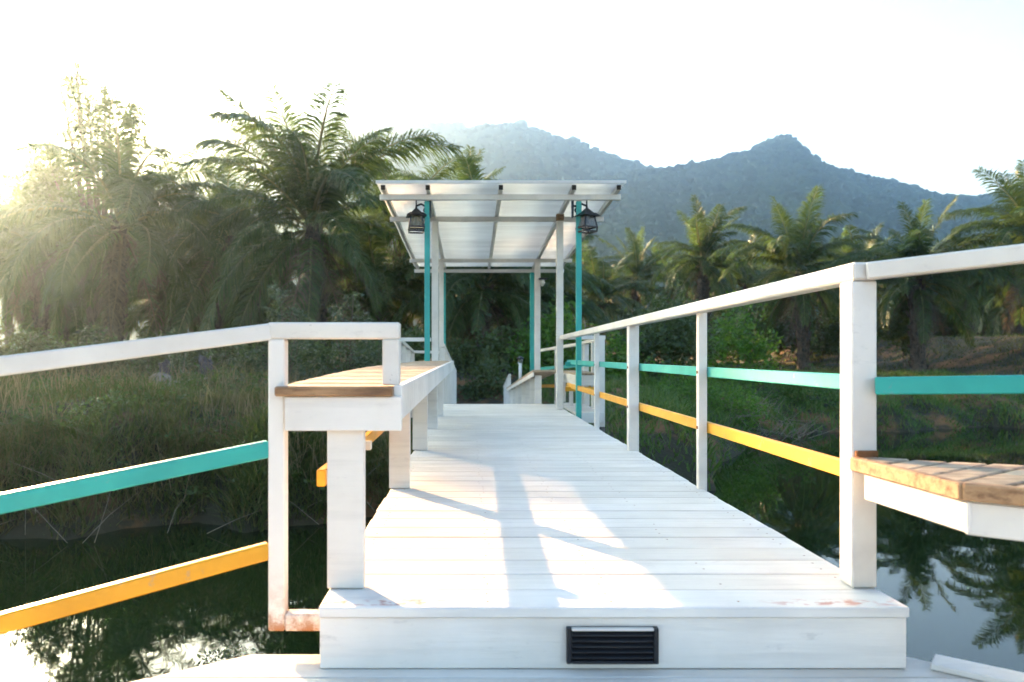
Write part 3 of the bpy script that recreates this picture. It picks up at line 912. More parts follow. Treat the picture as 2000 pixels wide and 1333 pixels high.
# ------------------------------------------------------------------ palms
def frond_mesh(name, th0, th1, seed, droop, nl=112, dead=False, lw=0.0052):
    """unit-length frond: base at origin, leaves along +X in the XZ plane"""
    rng = random.Random(seed)
    N = 16
    pts = [Vector((0, 0, 0))]
    side = rng.uniform(-0.1, 0.1)
    for i in range(N):
        s = (i + 0.5) / N
        th = R(th0 + (th1 - th0) * s ** 1.25)
        pts.append(pts[-1] + Vector((math.cos(th), side * s, math.sin(th))) / N)
    verts = []; tris = []; rn = []
    def rach(s):
        f = s * N; i = min(int(f), N - 1)
        return pts[i].lerp(pts[i + 1], f - i), (pts[i + 1] - pts[i]).normalized()
    # midrib: three-sided tapering strip
    for i in range(N + 1):
        p, t = rach(min(i / N, 0.999))
        w = 0.0145 * (1 - 0.85 * i / N)
        lat = Vector((0, 1, 0)); up = t.cross(lat) * -1
        for q in (p + lat * w, p - lat * w, p - Vector((0, 0, 1)) * w * 1.1):
            verts.append(q); rn.append(1.5)
    for i in range(N):
        a = i * 3; b = a + 3
        for j in range(3):
            k = (j + 1) % 3
            tris += [(a + j, a + k, b + k), (a + j, b + k, b + j)]
    for sd_ in (-1, 1):
        for i in range(nl):
            s = 0.10 + 0.90 * (i + rng.random() * 0.8) / nl
            if dead and rng.random() < 0.25: continue
            p, t = rach(min(s, 0.999))
            L = 0.205 * (math.sin(math.pi * min(1, (0.14 + 0.80 * s))) ** 0.65) * rng.uniform(0.8, 1.1)
            lat = Vector((0, sd_, 0))
            up = lat.cross(t) * sd_
            if up.z < 0: up = -up
            d1 = (lat * 0.85 + t * (0.45 + 0.5 * s) + up * rng.uniform(-0.15, 0.45)).normalized()
            dd = droop * rng.uniform(0.6, 1.4)
            d2 = (d1 + Vector((0, 0, -1)) * dd).normalized()
            d3 = (d2 + Vector((0, 0, -1)) * dd * 1.4).normalized()
            q1 = p + d1 * L * 0.35; q2 = q1 + d2 * L * 0.35; q3 = q2 + d3 * L * 0.38
            wv = (t * 0.75 + Vector((0, 0, 1)) * rng.uniform(-0.6, 0.6)).normalized()
            w = lw * rng.uniform(0.7, 1.25)
            r_ = rng.random()
            b = len(verts)
            verts += [p - wv * w * .4, p + wv * w * .4, q1 - wv * w, q1 + wv * w, q2 - wv * w * .75, q2 + wv * w * .75, q3]
            rn += [r_] * 7
            tris += [(b, b + 1, b + 3), (b, b + 3, b + 2), (b + 2, b + 3, b + 5), (b + 2, b + 5, b + 4), (b + 4, b + 5, b + 6)]
    me = np_mesh(name, [tuple(v) for v in verts], tris, rn)
    me.materials.append(M['dead'] if dead else M['frond'])
    return me

FR = {
    'up':   [frond_mesh("frond", 76, 36, 1, 0.35), frond_mesh("frond", 68, 8, 2, 0.45), frond_mesh("frond", 84, 52, 12, 0.3)],
    'mid':  [frond_mesh("frond", 52, -30, 3, 0.55), frond_mesh("frond", 54, -38, 4, 0.6), frond_mesh("frond", 66, -8, 13, 0.5)],
    'low':  [frond_mesh("frond", 30, -66, 5, 0.7), frond_mesh("frond", 18, -72, 6, 0.75)],
    'hang': [frond_mesh("frond", -25, -86, 7, 0.6), frond_mesh("frond", -5, -84, 8, 0.7)],
    'dead': [frond_mesh("dead_frond", -55, -90, 9, 0.5, 64, True), frond_mesh("dead_frond", -35, -92, 10, 0.5, 64, True)],
}

def trunk_mesh(h, r, seed, bosses=True):
    rng = random.Random(seed)
    bm = bmesh.new()
    n = max(4, int(h / 0.6))
    lean = Vector((rng.uniform(-.03, .03), rng.uniform(-.03, .03), 0))
    tube(bm, [lean * (h * k / n) + Vector((0, 0, h * k / n)) for k in range(n + 1)], [r * (1.25 if k == 0 else 1.0) * rng.uniform(.92, 1.08) for k in range(n + 1)], 10)
    if bosses:  # old leaf bases spiralling up the stem
        z = 0.3; k = 0
        while z < h:
            a = k * 2.399; c = lean * z + Vector((math.cos(a) * r * .92, math.sin(a) * r * .92, z))
            o_ = Vector((math.cos(a), math.sin(a), 0)); s_ = Vector((-math.sin(a), math.cos(a), 0))
            L = rng.uniform(.16, .34)
            hexa(bm, [c - s_ * .09, c + s_ * .09, c + s_ * .07 + o_ * .08, c - s_ * .07 + o_ * .08,
                      c - s_ * .05 + o_ * .10 + Vector((0, 0, L)), c + s_ * .05 + o_ * .10 + Vector((0, 0, L)), c + s_ * .04 + o_ * .17 + Vector((0, 0, L * .9)), c - s_ * .04 + o_ * .17 + Vector((0, 0, L * .9))])
            z += 0.11; k += 1
    me = bpy.data.meshes.new("trunk"); 
    bmesh.ops.recalc_face_normals(bm, faces=bm.faces)
    bm.to_mesh(me); bm.free(); me.materials.append(M['trunk'])
    return me

def palm(px, py, d, L, label, seed, counts=(7, 12, 10, 6, 5), group="oil palms round the pond", trunk=None, r=0.30, zbase=None, skip=None):
    rng = random.Random(seed)
    c = W(px, py, d)
    z0 = gz(c.x, c.y) - 0.1 if zbase is None else zbase
    t = thing("oil_palm", (c.x, c.y, z0), label, "palm tree", group)
    h = max(0.8, c.z - z0)
    t.rotation_euler = (rng.uniform(-.05, .05), rng.uniform(-.06, .06), 0)
    me = trunk if trunk else trunk_mesh(h, r, seed)
    o = link_mesh("trunk", me, None, t)
    if trunk: o.scale = (1, 1, h / 5.0)
    az = rng.random() * 6.28
    for cls, n, ls in zip(('up', 'mid', 'low', 'hang', 'dead'), counts, (0.85, 1.0, 1.0, 0.95, 0.75)):
        for k in range(n):
            az += 2.399 + rng.uniform(-.25, .25)
            a = az % 6.2832
            if skip and cls == 'mid' and skip(a): continue
            f = link_mesh("dead_frond" if cls == 'dead' else "frond", rng.choice(FR[cls]), None, t)
            zoff = {'up': 0.12, 'mid': 0.05, 'low': -0.1, 'hang': -0.25, 'dead': -0.45}[cls]
            f.location = (math.cos(a) * r * .4, math.sin(a) * r * .4, h + zoff + rng.uniform(-.12, .12))
            f.rotation_euler = (rng.uniform(-.3, .3), rng.uniform(-.24, .24), a)
            s = L * ls * rng.uniform(.72, 1.15)
            f.scale = (s, s, s)
    return t

# the left group, back-lit
G1 = "oil palms left of the bridge"
left_free = lambda a: 2.2 < a < 4.2      # keep the open sky left of the first palm
palm(225, 430, 30, 6.0, "big shaggy oil palm at the far left, nearest the sun glare", 21, (4, 11, 10, 12, 10), G1, skip=left_free)
palm(622, 440, 28, 6.3, "tall full oil palm left of the canopy with fronds fanned against the sky", 22, (9, 11, 8, 10, 8), G1)
palm(430, 462, 33, 5.0, "lower oil palm between the two biggest palms on the left", 23, (4, 10, 14, 12, 8), G1)
palm(780, 440, 36, 5.2, "oil palm just left of the canopy roof, half behind the fanned palm", 24, (6, 12, 14, 10, 8), G1)
palm(880, 450, 40, 5.4, "bright-tipped oil palm showing above the canopy roof's left half", 25, (6, 12, 14, 10, 8), G1)
palm(85, 485, 34, 4.4, "oil palm reaching out of the left edge of the picture", 26, (0, 7, 14, 14, 8), G1)
palm(940, 560, 30, 5.2, "dark oil palm with hanging fronds framed under the canopy, left one", 27, (3, 8, 14, 16, 14), G1)
palm(1040, 590, 34, 5.2, "dark green oil palm framed under the canopy between its right posts", 28, (3, 8, 14, 16, 12), G1)
palm(740, 560, 31, 5.0, "shaded oil palm behind the left teal canopy post", 29, (2, 8, 14, 16, 12), G1)
palm(330, 570, 35, 5.0, "shaded oil palm low behind the left railing", 30, (2, 8, 14, 16, 12), G1)
palm(130, 580, 37, 5.0, "shaded low oil palm behind the big shaggy one at the far left", 31, (2, 6, 14, 16, 12), G1)
palm(520, 590, 36, 5.0, "shaded oil palm low behind the bench end frame", 32, (2, 6, 14, 16, 12), G1)
palm(55, 452, 37, 4.6, "oil palm at the left edge, behind the one reaching out of the picture", 33, (2, 8, 14, 12, 4), G1)
palm(150, 440, 39, 4.8, "oil palm right behind the leafy climber-grown tree", 34, (2, 8, 14, 12, 4), G1)
palm(325, 452, 38, 4.8, "oil palm in the gap between the shaggy and the fanned palms", 35, (2, 8, 14, 12, 4), G1)
# the right group
G2 = "oil palms on the right bank"
palm(1380, 508, 44, 3.9, "slender oil palm with a rounded star crown right of the canopy", 41, (6, 10, 11, 7, 6), G2)
palm(1570, 530, 38, 4.3, "large oil palm with upright pale spears right of the star-crowned palm", 42, (8, 12, 12, 8, 8), G2)
palm(1795, 545, 34, 4.2, "oil palm with yellowed fronds just above the right handrail", 43, (7, 12, 12, 8, 8), G2)
palm(2030, 480, 32, 4.6, "dark oil palm cut by the right edge of the picture", 44, (8, 12, 12, 8, 6), G2)
palm(1245, 545, 58, 4.4, "small hazy oil palm between the canopy and the star-crowned palm", 45, (7, 9, 10, 6, 4), G2)
palm(1175, 590, 52, 4.4, "small low oil palm just right of the right teal post", 46, (6, 9, 10, 8, 5), G2)
palm(1130, 545, 70, 4.6, "hazy oil palm glimpsed directly behind the right teal post", 47, (6, 9, 9, 5, 3), G2)
palm(1460, 560, 54, 4.3, "oil palm in the gap between the two large right palms, behind them", 48, (6, 8, 10, 8, 5), G2)
palm(1680, 545, 50, 4.3, "oil palm behind the tall white post on the right", 49, (6, 8, 10, 8, 5), G2)
# plantation rows further back
TR5 = trunk_mesh(5.0, 0.28, 99)
rngp = random.Random(5)
ORD = ["first", "second", "third", "fourth", "fifth", "sixth", "seventh", "eighth", "ninth", "tenth", "eleventh", "twelfth", "thirteenth", "fourteenth", "fifteenth", "sixteenth", "seventeenth"]
def nth(i, pxs): return ORD[sorted(pxs).index(pxs[i])]
PR = [(1310, 62), (1390, 66), (1500, 60), (1545, 74), (1620, 64), (1690, 72), (1735, 58), (1780, 68), (1835, 56), (1880, 64), (1930, 54), (1965, 66), (2010, 58), (2060, 50), (2120, 44), (1900, 46), (1985, 42)]
PL = [(20, 52), (180, 55), (330, 50), (480, 54), (640, 52), (800, 55), (900, 50), (1000, 54), (1080, 60)]
for k, (px, d) in enumerate(PR):
    palm(px, 560 + rngp.uniform(-12, 12), d, 4.6, nth(k, [q_[0] for q_ in PR]) + " from the left of the dark plantation palms far behind the right bank", 60 + k, (3, 7, 8, 6, 3), "plantation rows on the right", TR5)
for k, (px, d) in enumerate(PL):
    palm(px, 545 + rngp.uniform(-20, 15), d, 5.0, nth(k, [q_[0] for q_ in PL]) + " from the left of the shaded back-row palms behind the canopy", 90 + k, (2, 7, 9, 8, 4), "back row of palms on the left", TR5)

# ------------------------------------------------------------------ leafy trees and shrubs
def leaves(centres, size, rng, up=0.3):
    n = len(centres)
    d = rng.normal(size=(n, 3)); d[:, 2] = d[:, 2] * 0.7 + up - 0.35
    d /= np.linalg.norm(d, axis=1, keepdims=True)
    a = rng.normal(size=(n, 3)); s = np.cross(d, a); s /= np.linalg.norm(s, axis=1, keepdims=True)
    nrm = np.cross(d, s)
    L = (size * rng.uniform(0.6, 1.25, n))[:, None]
    c = centres
    v = np.stack([c, c + d * L * .45 + s * L * .24 + nrm * L * .06, c + d * L, c + d * L * .45 - s * L * .24 + nrm * L * .06], 1)
    t = np.array([[0, 1, 2], [0, 2, 3]])[None] + (np.arange(n) * 4)[:, None, None]
    return v.reshape(-1, 3), t.reshape(-1, 3), np.repeat(rng.random(n), 4)

def shrub(name, base, blobs, nleaf, lsize, mat, label, cat, seed, group=None, stem_r=0.02, clump=0.16):
    """blobs: (dx,dy,dz,r) leafy masses relative to the base; a stem reaches into each"""
    rng = np.random.default_rng(seed)
    t = thing(name, base, label, cat, group)
    bm = bmesh.new()
    for (dx, dy, dz, r) in blobs:
        e = Vector((dx, dy, dz)); mid = Vector((dx * .35 + rng.uniform(-.1, .1) * r, dy * .35, dz * .5))
        tube(bm, [Vector((0, 0, -.1)), mid, e, e + Vector((0, 0, r * .6))], [stem_r, stem_r * .75, stem_r * .45, stem_r * .2], 6)
    me = bpy.data.meshes.new("stem"); bm.to_mesh(me); bm.free()
    link_mesh("trunk" if cat == "tree" else "stem", me, M['bark'], t)
    ar = np.array([b[3] for b in blobs]) ** 2; ar = ar / ar.sum()
    cs = []
    for b, f in zip(blobs, ar):
        n = int(nleaf * f); nc = max(6, n // 26)
        cc = rng.normal(size=(nc, 3)); cc /= np.linalg.norm(cc, axis=1, keepdims=True)
        cc *= (b[3] * rng.uniform(.35, 1.05, nc))[:, None]
        k = rng.integers(0, nc, n)
        p = cc[k] + rng.normal(size=(n, 3)) * b[3] * clump
        cs.append(p + np.array(b[:3]))
    v, tr, rn = leaves(np.concatenate(cs), lsize, rng)
    o = link_mesh("crown" if cat == "tree" else "foliage", np_mesh("foliage", v, tr, rn), mat, t)
    return t

# climber-grown tree rising over the far left palm
c = W(200, 640, 33.5); b0 = (c.x, c.y, gz(c.x, c.y))
def rel(px, py, d, r): 
    p = W(px, py, d); return (p.x - b0[0], p.y - b0[1], p.z - b0[2], r)
shrub("leafy_tree", b0, [rel(150, 160, 33.5, .55), rel(152, 200, 33, .8), rel(175, 235, 33.5, 1.0), rel(215, 215, 33.2, .5), rel(135, 262, 33.5, .7), rel(190, 290, 33, 1.0), rel(262, 225, 33.6, .62), rel(258, 262, 33.5, .8), rel(225, 310, 33, .8), rel(150, 325, 33.6, .8), rel(92, 305, 33, .75), rel(80, 345, 33, .95), rel(115, 375, 33, 1.15), rel(66, 395, 33, 1.0), rel(100, 430, 33, 1.2), rel(110, 128, 33.5, .18), rel(148, 125, 33.5, .22), rel(205, 180, 33.5, .25)],
      15000, 0.19, M['broad'], "leafy climber-grown tree standing tallest above the far left palms", "tree", 3, None, 0.10, 0.2)

c = W(80, 640, 45); b0 = (c.x, c.y, gz(c.x, c.y))  # extra tree added to darken the sky reflected in the pond
shrub("leafy_tree", b0, [rel(85, 385, 45, 1.3), rel(60, 420, 45, 1.5), rel(115, 415, 45, 1.5), rel(80, 450, 44.5, 1.8), rel(30, 460, 45, 1.3), rel(140, 460, 45, 1.5)],
      16000, 0.34, M['broad'], "rounded leafy tree added behind the leftmost palms to darken the pond reflection", "tree", 4, None, 0.16, 0.22)
# grey-green shrubs behind the bench end
def shrub_px(name, px, py, d, blobs_px, nleaf, ls, mat, label, seed, group=None, clump=0.16, cat="shrub"):
    c = W(px, py, d); bz = gz(c.x, c.y)
    bl = []
    for (bx, by_, r) in blobs_px:
        p = W(bx, by_, d + random.uniform(-.3, .3) * r); bl.append((p.x - c.x, p.y - c.y, p.z - bz, r))
    return shrub(name, (c.x, c.y, bz), bl, nleaf, ls, mat, label, cat, seed, group, 0.02, clump)
GS = "shrubs on the left bank"
shrub_px("shrub", 560, 800, 15.0, [(545, 575, 0.21), (550, 610, 0.30), (585, 625, 0.25), (530, 660, 0.35), (500, 690, 0.41), (580, 690, 0.50), (490, 740, 0.43), (560, 745, 0.53)], 2600, .10, M['grey_leaf'], "grey-green shrub left of the bench end frame, its tips above the rail", 5, GS)
shrub_px("shrub", 680, 800, 15.6, [(690, 585, 0.22), (670, 610, 0.28), (700, 620, 0.30), (650, 640, 0.28), (690, 690, 0.53), (640, 720, 0.50), (740, 700, 0.44), (700, 760, 0.50)], 2600, .10, M['grey_leaf'], "grey-green shrub seen through the bench end frame", 6, GS)
shrub_px("shrub", 240, 770, 17, [(240, 742, 0.35), (215, 760, 0.25)], 500, .09, M['grey_leaf'], "low dark shrub under the left top rail", 7, GS)
# fresh green shrubs on the right bank
GR = "green shrubs on the right bank"
shrub_px("shrub", 1445, 760, 26, [(1440, 640, 0.93), (1420, 770, 0.9), (1480, 775, 0.8), (1400, 690, 0.87), (1470, 690, 0.81), (1445, 735, 0.99), (1500, 735, 0.62), (1395, 750, 0.87)], 6500, .16, M['bright_leaf'], "feathery fresh green shrub between the second and third posts of the right railing", 8, GR, .2)
shrub_px("shrub", 1300, 760, 24, [(1300, 640, 1.0), (1260, 680, 1.0), (1340, 670, .9), (1220, 690, .8), (1300, 720, 1.0)], 6500, .17, M['broad'], "broad olive-green shrub right of the canopy below the small palms", 9, GR, .2)
shrub_px("shrub", 1205, 760, 23, [(1205, 690, 0.69), (1185, 730, 0.69), (1230, 740, 0.69)], 3000, .14, M['bright_leaf'], "low green shrub just right of the far platform railing", 10, GR, .2)
shrub_px("shrub", 1400, 850, 19.5, [(1400, 800, 0.68), (1345, 790, 0.68), (1460, 800, 0.61), (1310, 770, 0.68), (1375, 760, 0.61)], 4500, .10, M['bright_leaf'], "green shrub hanging over the water behind the yellow rail", 11, GR, .2)
shrub_px("shrub", 1560, 800, 23.0, [(1560, 770, 0.68), (1620, 790, 0.61), (1510, 770, 0.68), (1600, 820, 0.47)], 3000, .11, M['cover'], "dark green waterside shrub left of the tall white post", 12, GR, .2)
shrub_px("shrub", 1765, 690, 36, [(1762, 600, .5), (1755, 640, .7), (1775, 665, .7)], 2200, .2, M['broad'], "yellow-lit shrub right of the tall white post below the handrail", 13, GR, .2)
shrub_px("shrub", 1640, 690, 40, [(1640, 640, .9), (1610, 660, .8), (1680, 655, .8)], 2600, .2, M['broad'], "sunlit shrub left of the tall white post beneath the palms", 14, GR, .2)
for k, (px, lb_) in enumerate(((1290, "dark undergrowth at the back, below the hazy small palm"), (1420, "dark undergrowth at the back, right of the star-crowned palm's trunk"), (1530, "dark undergrowth at the back, left of the large palm's trunk"), (1650, "dark undergrowth at the back, behind the tall white post"), (1760, "dark undergrowth at the back, under the yellowed palm"), (1870, "dark undergrowth at the back, behind the sunlit orange ground"), (1980, "dark undergrowth at the back, at the right edge of the picture"))):
    shrub_px("shrub", px, 690, 49, [(px, 640, 1.5), (px - 50, 650, 1.4), (px + 50, 645, 1.5), (px + 10, 610, 1.3), (px - 30, 670, 1.3), (px + 35, 672, 1.3)], 3600, .34, M['broad'], lb_, 160 + k, "undergrowth at the back of the right bank", .2)
# dark undergrowth behind the ramp
GU = "undergrowth behind the canopy"
shrub_px("shrub", 960, 760, 26, [(940, 740, 1.0), (900, 730, 1.0), (1000, 740, .9), (960, 690, 1.0)], 5000, .2, M['broad'], "dark undergrowth framed under the canopy at the end of the ramp", 15, GU, .2)
shrub_px("shrub", 1075, 740, 25, [(1075, 720, .9), (1040, 700, .9), (1090, 650, .9), (1110, 720, .7)], 4500, .2, M['bright_leaf'], "green undergrowth behind the right canopy posts", 16, GU, .2)
shrub_px("shrub", 790, 760, 22, [(790, 720, .9), (820, 690, .8), (760, 700, .9)], 4000, .17, M['broad'], "dark undergrowth behind the left canopy posts", 17, GU, .2)
for k, (px, d_, lb_) in enumerate(((60, 19, "dark undergrowth at the far left edge beneath the palms"), (180, 20, "dark undergrowth under the big shaggy palm"), (310, 21, "dark undergrowth behind the two grey stumps"), (440, 20, "dark undergrowth left of the bench end frame, behind the shrub"), (600, 21, "dark undergrowth behind the bench end frame"))):
    shrub_px("shrub", px, 760, d_, [(px, 725, .8), (px - 45, 735, .7), (px + 45, 735, .7), (px + 10, 690, .6)], 3200, .16, M['broad'], lb_, 120 + k, "undergrowth under the left palms", .2)

shrub_px("shrub", 945, 800, 22.5, [(915, 775, .55), (945, 765, .6), (985, 775, .55), (960, 735, .6)], 3200, .14, M['broad'], "low dark bush at the foot of the ramp between its end railings", 18, GU, .2)
for k, (px, yt, d_, lb_) in enumerate(((-60, 610, 14.6, "tall dark bank bush at the left edge above the top rail"), (60, 650, 15.5, "dark bank bush at the left, second from the picture edge"), (170, 640, 15, "dark bank bush left of the grey stumps, rising over the top rail"), (290, 660, 16.4, "dark bank bush right behind the left grey stump"), (400, 650, 16.6, "dark bank bush right behind the right grey stump"))):
    shrub_px("shrub", px, 760, d_, [(px, yt + 15, .28), (px - 35, yt + 45, .36), (px + 40, yt + 50, .38), (px, yt + 80, .45), (px - 45, yt + 110, .42), (px + 45, yt + 115, .42), (px, yt + 120, .5)], 3000, .11, M['olive'], lb_, 140 + k, "bushes on the left bank", .22)
# ------------------------------------------------------------------ grass and ground cover (uncountable)
def blades(xy, h, w, seed, lean=0.45):
    rng = np.random.default_rng(seed)
    n = len(xy)
    z = gh(xy[:, 0], xy[:, 1]) - 0.02
    p = np.stack([xy[:, 0], xy[:, 1], z], -1)
    a = rng.uniform(0, 2 * np.pi, n); ln = rng.uniform(0.05, lean, n)
    dirx = np.stack([np.cos(a) * ln, np.sin(a) * ln, np.ones(n)], -1)
    dir2 = np.stack([np.cos(a) * ln * 2.8, np.sin(a) * ln * 2.8, np.ones(n) * 0.75], -1)
    b = rng.uniform(0, 2 * np.pi, n)
    s = np.stack([np.cos(b), np.sin(b), np.zeros(n)], -1) * (w * rng.uniform(.6, 1.4, n))[:, None]
    H = h[:, None]
    m = p + dirx * H * .55
    tip = m + dir2 * H * .45
    v = np.stack([p - s, p + s, m - s * .7, m + s * .7, tip], 1)
    t = np.array([[0, 1, 3], [0, 3, 2], [2, 3, 4]])[None] + (np.arange(n) * 5)[:, None, None]
    return v.reshape(-1, 3), t.reshape(-1, 3), np.repeat(rng.random(n), 5)

def scatter(n, x0, x1, y0, y1, seed, zmin=0.02):
    rng = np.random.default_rng(seed)
    xy = np.stack([rng.uniform(x0, x1, n), rng.uniform(y0, y1, n)], -1)
    return xy[gh(xy[:, 0], xy[:, 1]) > zmin]

def patchy(xy, f, seed):
    return np.array([mnoise.noise(Vector((p[0] * f + seed, p[1] * f, seed))) for p in xy])

xy = scatter(70000, -13, 0.6, 7.3, 19, 1, 0.0)
pt = patchy(xy, 0.9, 2.0)
h = (0.16 + 0.40 * np.clip(pt * 1.6 + .15, 0, 1)) * RNG.uniform(.5, 1.25, len(xy)) * (1 - .45 * ss(11, 16, xy[:, 1]))
v, t, rn = blades(xy, h, 0.009, 2)
tag(link_mesh("grass", np_mesh("grass", v, t, rn), M['grass']), "tall weedy grass on the left bank above the water", "grass", None, "stuff")
xy = scatter(60000, 1.5, 20, 10, 32, 3, 0.0)
h = (0.10 + 0.22 * np.clip(patchy(xy, .6, 5.0) + .4, 0, 1)) * RNG.uniform(.5, 1.3, len(xy))
v, t, rn = blades(xy, h * 1.3, 0.016, 4, 0.9)
tag(link_mesh("ground_cover", np_mesh("ground_cover", v, t, rn), M['cover']), "low green ground cover on the right bank", "ground cover", None, "stuff")
xy = scatter(30000, 12, 44, 22, 50, 6, 0.0)
h = (0.12 + 0.25 * np.clip(patchy(xy, .3, 8.0) + .2, 0, 1)) * RNG.uniform(.5, 1.3, len(xy))
v, t, rn = blades(xy, h, 0.022, 7, 0.8)
tag(link_mesh("grass", np_mesh("grass", v, t, rn), M['grass']), "dry grass under the palms on the right bank", "grass", None, "stuff")
xy = np.stack([RNG.uniform(-12, 1.0, 20000), np.zeros(20000)], -1)
xy[:, 1] = np.interp(xy[:, 0], SX, SY) + RNG.uniform(-0.5, 1.6, 20000)
zz_ = gh(xy[:, 0], xy[:, 1]); xy = xy[(zz_ > 0.0) & (zz_ < 1.15)]
v, t, rn = blades(xy, RNG.uniform(.15, .5, len(xy)), 0.010, 81, 1.3)
tag(link_mesh("bank_grass", np_mesh("bank_grass", v, t, rn), M['grass']), "matted grass hanging down the left bank to the water", "grass", None, "stuff")
# broad-leaved weeds in clumps, and dry seed stalks
rw = np.random.default_rng(77)
cl = scatter(260, -12, 0.3, 7.6, 17, 78, 0.05)
ctr = []
for p in cl:
    n = int(rw.integers(40, 110)); r = rw.uniform(.12, .32); hh = rw.uniform(.15, .5)
    q = rw.normal(size=(n, 3)) * np.array([r, r, hh * .35]); q[:, 2] = np.abs(q[:, 2]) + .04
    ctr.append(q + np.array([p[0], p[1], gz(p[0], p[1])]))
v, t, rn = leaves(np.concatenate(ctr), .085, rw, .6)
tag(link_mesh("weeds", np_mesh("weeds", v, t, rn), M['weed']), "broad-leaved weeds in clumps on the left bank", "weeds", None, "stuff")
xy = scatter(9000, -12, 0.3, 8.2, 17, 79, 0.25)
xy = xy[patchy(xy, 0.7, 9.0) > 0.08]
v, t, rn = blades(xy, RNG.uniform(.35, .8, len(xy)), 0.006, 80, 0.4)
tag(link_mesh("dry_grass", np_mesh("dry_grass", v, t, rn), M['dry']), "straw-coloured dry grass stalks on the left bank", "dry grass", None, "stuff")
# dead sticks and reeds at the left waterline
bm = bmesh.new(); rs = random.Random(4)
for k in range(26):
    x = rs.uniform(-7.5, -1.2); y = float(np.interp(x, SX, SY)) + rs.uniform(-.5, .25)
    a = rs.uniform(0, 6.28); L = rs.uniform(.35, 1.1); e = rs.uniform(.15, 1.1)
    p = Vector((x, y, max(gz(x, y), 0.0) + .02)); q = p + Vector((math.cos(a) * math.cos(e), math.sin(a) * math.cos(e) * .5, math.sin(e))) * L
    tube(bm, [p, p.lerp(q, .5) + Vector((rs.uniform(-.03, .03), 0, .03)), q], [.005, .004, .0015], 4, False)
tag(part("dry_reeds", bm, M['twig']), "pale dead reeds and sticks along the left waterline", "reeds", None, "stuff")
bm = bmesh.new()
for k in range(90):
    p = W(rs.uniform(1420, 1580), rs.uniform(800, 862), rs.uniform(18.6, 21.4)); p.z = max(gz(p.x, p.y), 0) + rs.uniform(0, .15)
    a = rs.uniform(0, 6.28); L = rs.uniform(.4, 1.25); e = rs.uniform(-.1, .7)
    q = p + Vector((math.cos(a) * math.cos(e), math.sin(a) * math.cos(e) * .6, math.sin(e))) * L
    tube(bm, [p, p.lerp(q, .5) + Vector((0, 0, rs.uniform(-.05, .08))), q], [.007, .005, .002], 4, False)
tag(part("brushwood", bm, M['twig']), "tangle of dead brushwood at the right waterline by the blue bottle", "brushwood", None, "stuff")

# ------------------------------------------------------------------ small things on the banks
def rock(px, py, d, r, label, seed):
    c = W(px, py, d); z = gz(c.x, c.y)
    bm = bmesh.new(); bmesh.ops.create_icosphere(bm, subdivisions=3, radius=r)
    for v_ in bm.verts:
        n_ = mnoise.fractal(v_.co * (2.2 / r) + Vector((seed, 0, 0)), .8, 2.1, 4)
        v_.co *= 1 + .28 * n_; v_.co.z *= .7
    bmesh.ops.translate(bm, verts=bm.verts, vec=(c.x, c.y, z + r * .65))
    o = part("rock", bm, M['rock'])
    tag(o, label, "rock", "rocks in the grass")
rock(312, 790, 14.5, .22, "pale pointed rock in the grass between the two grey stumps", 3)
rock(345, 812, 13.8, .18, "small grey rock just right of the pale pointed rock", 8)
rock(400, 806, 14.2, .17, "grey rock at the foot of the right grey stump", 13)
def stump(px0, px1, ytop, d, label, seed):
    c = W((px0 + px1) / 2, 790, d); z = gz(c.x, c.y); zt = max(W(0, ytop, d).z, z + .55)
    r = (px1 - px0) / 2 / F_PX * d
    rg = random.Random(seed); bm = bmesh.new()
    n = 7
    tube(bm, [Vector((c.x + rg.uniform(-.02, .02) * k / n - .05 * k / n, c.y, z - .1 + (zt - z + .1) * k / n)) for k in range(n + 1)], [r * rg.uniform(.85, 1.1) * (1.2 - .35 * k / n) for k in range(n + 1)], 9)
    for v_ in bm.verts:
        if v_.co.z > zt - .1: v_.co.z += rg.uniform(-.10, .05)
    tag(part("stump", bm, M['stump']), label, "stump", "broken stumps in the grass")
stump(314, 338, 735, 15.0, "left one of two broken grey stumps under the left rail", 2)
stump(392, 420, 728, 15.0, "right one of two broken grey stumps, beside the grey-green shrub", 5)
c = W(352, 790, 14.0); zz = gz(c.x, c.y)
sp = thing("sapling", (c.x, c.y, zz), "thin pale sapling rising between the two grey stumps", "sapling")
bm = bmesh.new(); tube(bm, [c * 1, Vector((c.x + .05, c.y, zz + .35)), Vector((c.x + .10, c.y, zz + .75))], [.012, .009, .005], 6)
tube(bm, [Vector((c.x, c.y, zz)), Vector((c.x - .06, c.y, zz + .3)), Vector((c.x - .16, c.y, zz + .62))], [.010, .008, .004], 6)
part("stem", bm, M['twig'], sp, True)
rg = np.random.default_rng(31); cc = rg.normal(size=(160, 3)) * np.array([.12, .12, .14]) + np.array([-.02, 0, .62])
v, t, rn = leaves(cc, .07, rg); link_mesh("foliage", np_mesh("foliage", v, t, rn), M['grey_leaf'], sp)
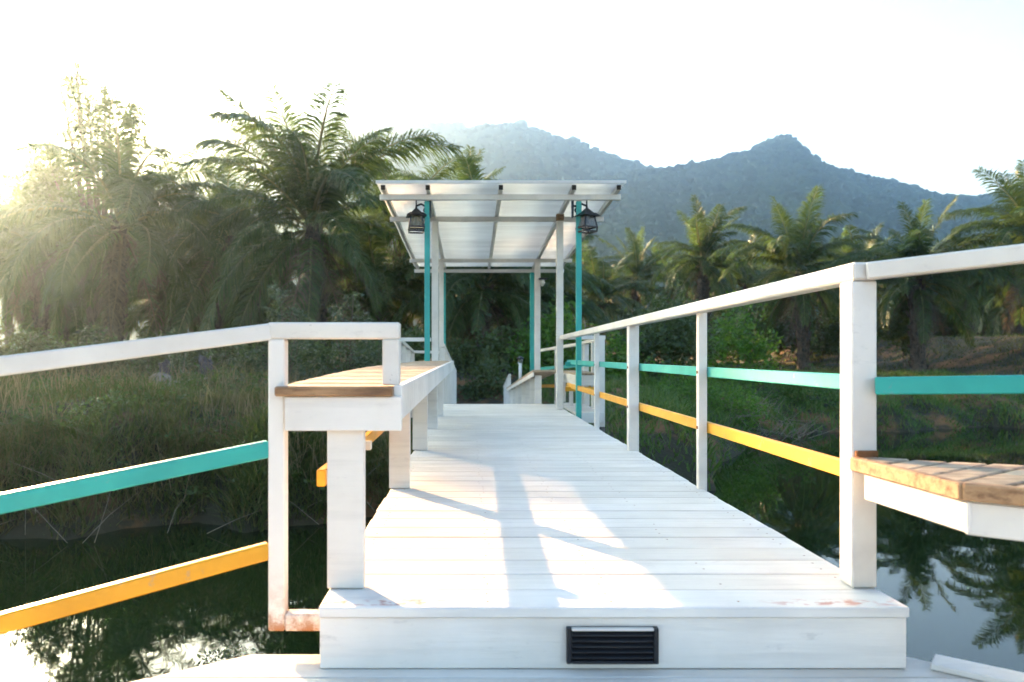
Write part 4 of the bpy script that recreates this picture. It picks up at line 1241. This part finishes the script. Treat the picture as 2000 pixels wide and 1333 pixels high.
# long leaning dead pole at the left bank
bm = bmesh.new(); tube(bm, [W(712, 905, 11.6), W(732, 885, 11.9), W(754, 860, 12.4)], [.018, .016, .012], 6)
tag(part("dead_branch", bm, M['twig'], None, True), "grey dead branch slanting up behind the bench legs", "branch")
bm = bmesh.new(); tube(bm, [W(1415, 835, 20.4), W(1455, 815, 20.0), W(1490, 800, 19.7)], [.03, .025, .014], 6)
tag(part("dead_branch", bm, M['twig'], None, True), "dead branch slanting over the water above the yellow rail on the right", "branch")
# blue bottle
c = W(1478, 853, 19.6)
bt = thing("bottle", (c.x, c.y, c.z - .06), "blue plastic bottle lying at the right waterline behind the yellow rail", "bottle")
bm = bmesh.new(); tube(bm, [c + Vector((x_, 0, z_)) for x_, z_ in ((-.11, 0), (-.10, 0), (.02, .0), (.06, .005), (.085, .01))], [.05, .062, .062, .045, .022], 12); part("body", bm, M['bottle'], bt, True)
bm = bmesh.new(); tube(bm, [c + Vector((.0855, 0, .01)), c + Vector((.115, 0, .012))], [.025, .025], 10); part("cap", bm, M['rail'], bt, True)
# pale leaf shapes added to stand for a sky glint on the pond
c = W(440, 1283, 5.43)
ww = thing("sky_glint", (c.x, c.y, 0), "small pale flecks standing in for a sky glint on the pond left of the landing", "glint")
rg = np.random.default_rng(8); cc = np.concatenate([rg.normal(size=(70, 3)) * np.array([.06, .05, .02]) + np.array([0.02, 0, .03]), rg.normal(size=(40, 3)) * np.array([.05, .04, .01]) + np.array([-.08, -.03, .012])])
cc[:, 2] = np.abs(cc[:, 2]) + .004
v, t, rn = leaves(cc, .035, rg, .8); link_mesh("foliage", np_mesh("foliage", v, t, rn), M['grey_leaf'], ww)

# ------------------------------------------------------------------ haze
def mat_haze():
    m = bpy.data.materials.new("haze_air"); m.use_nodes = True
    t = m.node_tree
    for n_ in list(t.nodes): t.nodes.remove(n_)
    o_ = t.nodes.new("ShaderNodeOutputMaterial"); v_ = t.nodes.new("ShaderNodeVolumePrincipled")
    v_.inputs["Color"].default_value = (0.55, 0.79, 1.0, 1)
    v_.inputs["Absorption Color"].default_value = (1, 1, 1, 1)
    v_.inputs["Density"].default_value = 0.00055
    v_.inputs["Anisotropy"].default_value = 0.84
    t.links.new(v_.outputs[0], o_.inputs["Volume"])
    return m
bm = bmesh.new(); box(bm, -2700, 2700, -2700, 2700, -2.6, 460)
tag(part("haze", bm, mat_haze()), "thin sunlit haze over the pond and hills", "haze", None, "stuff")
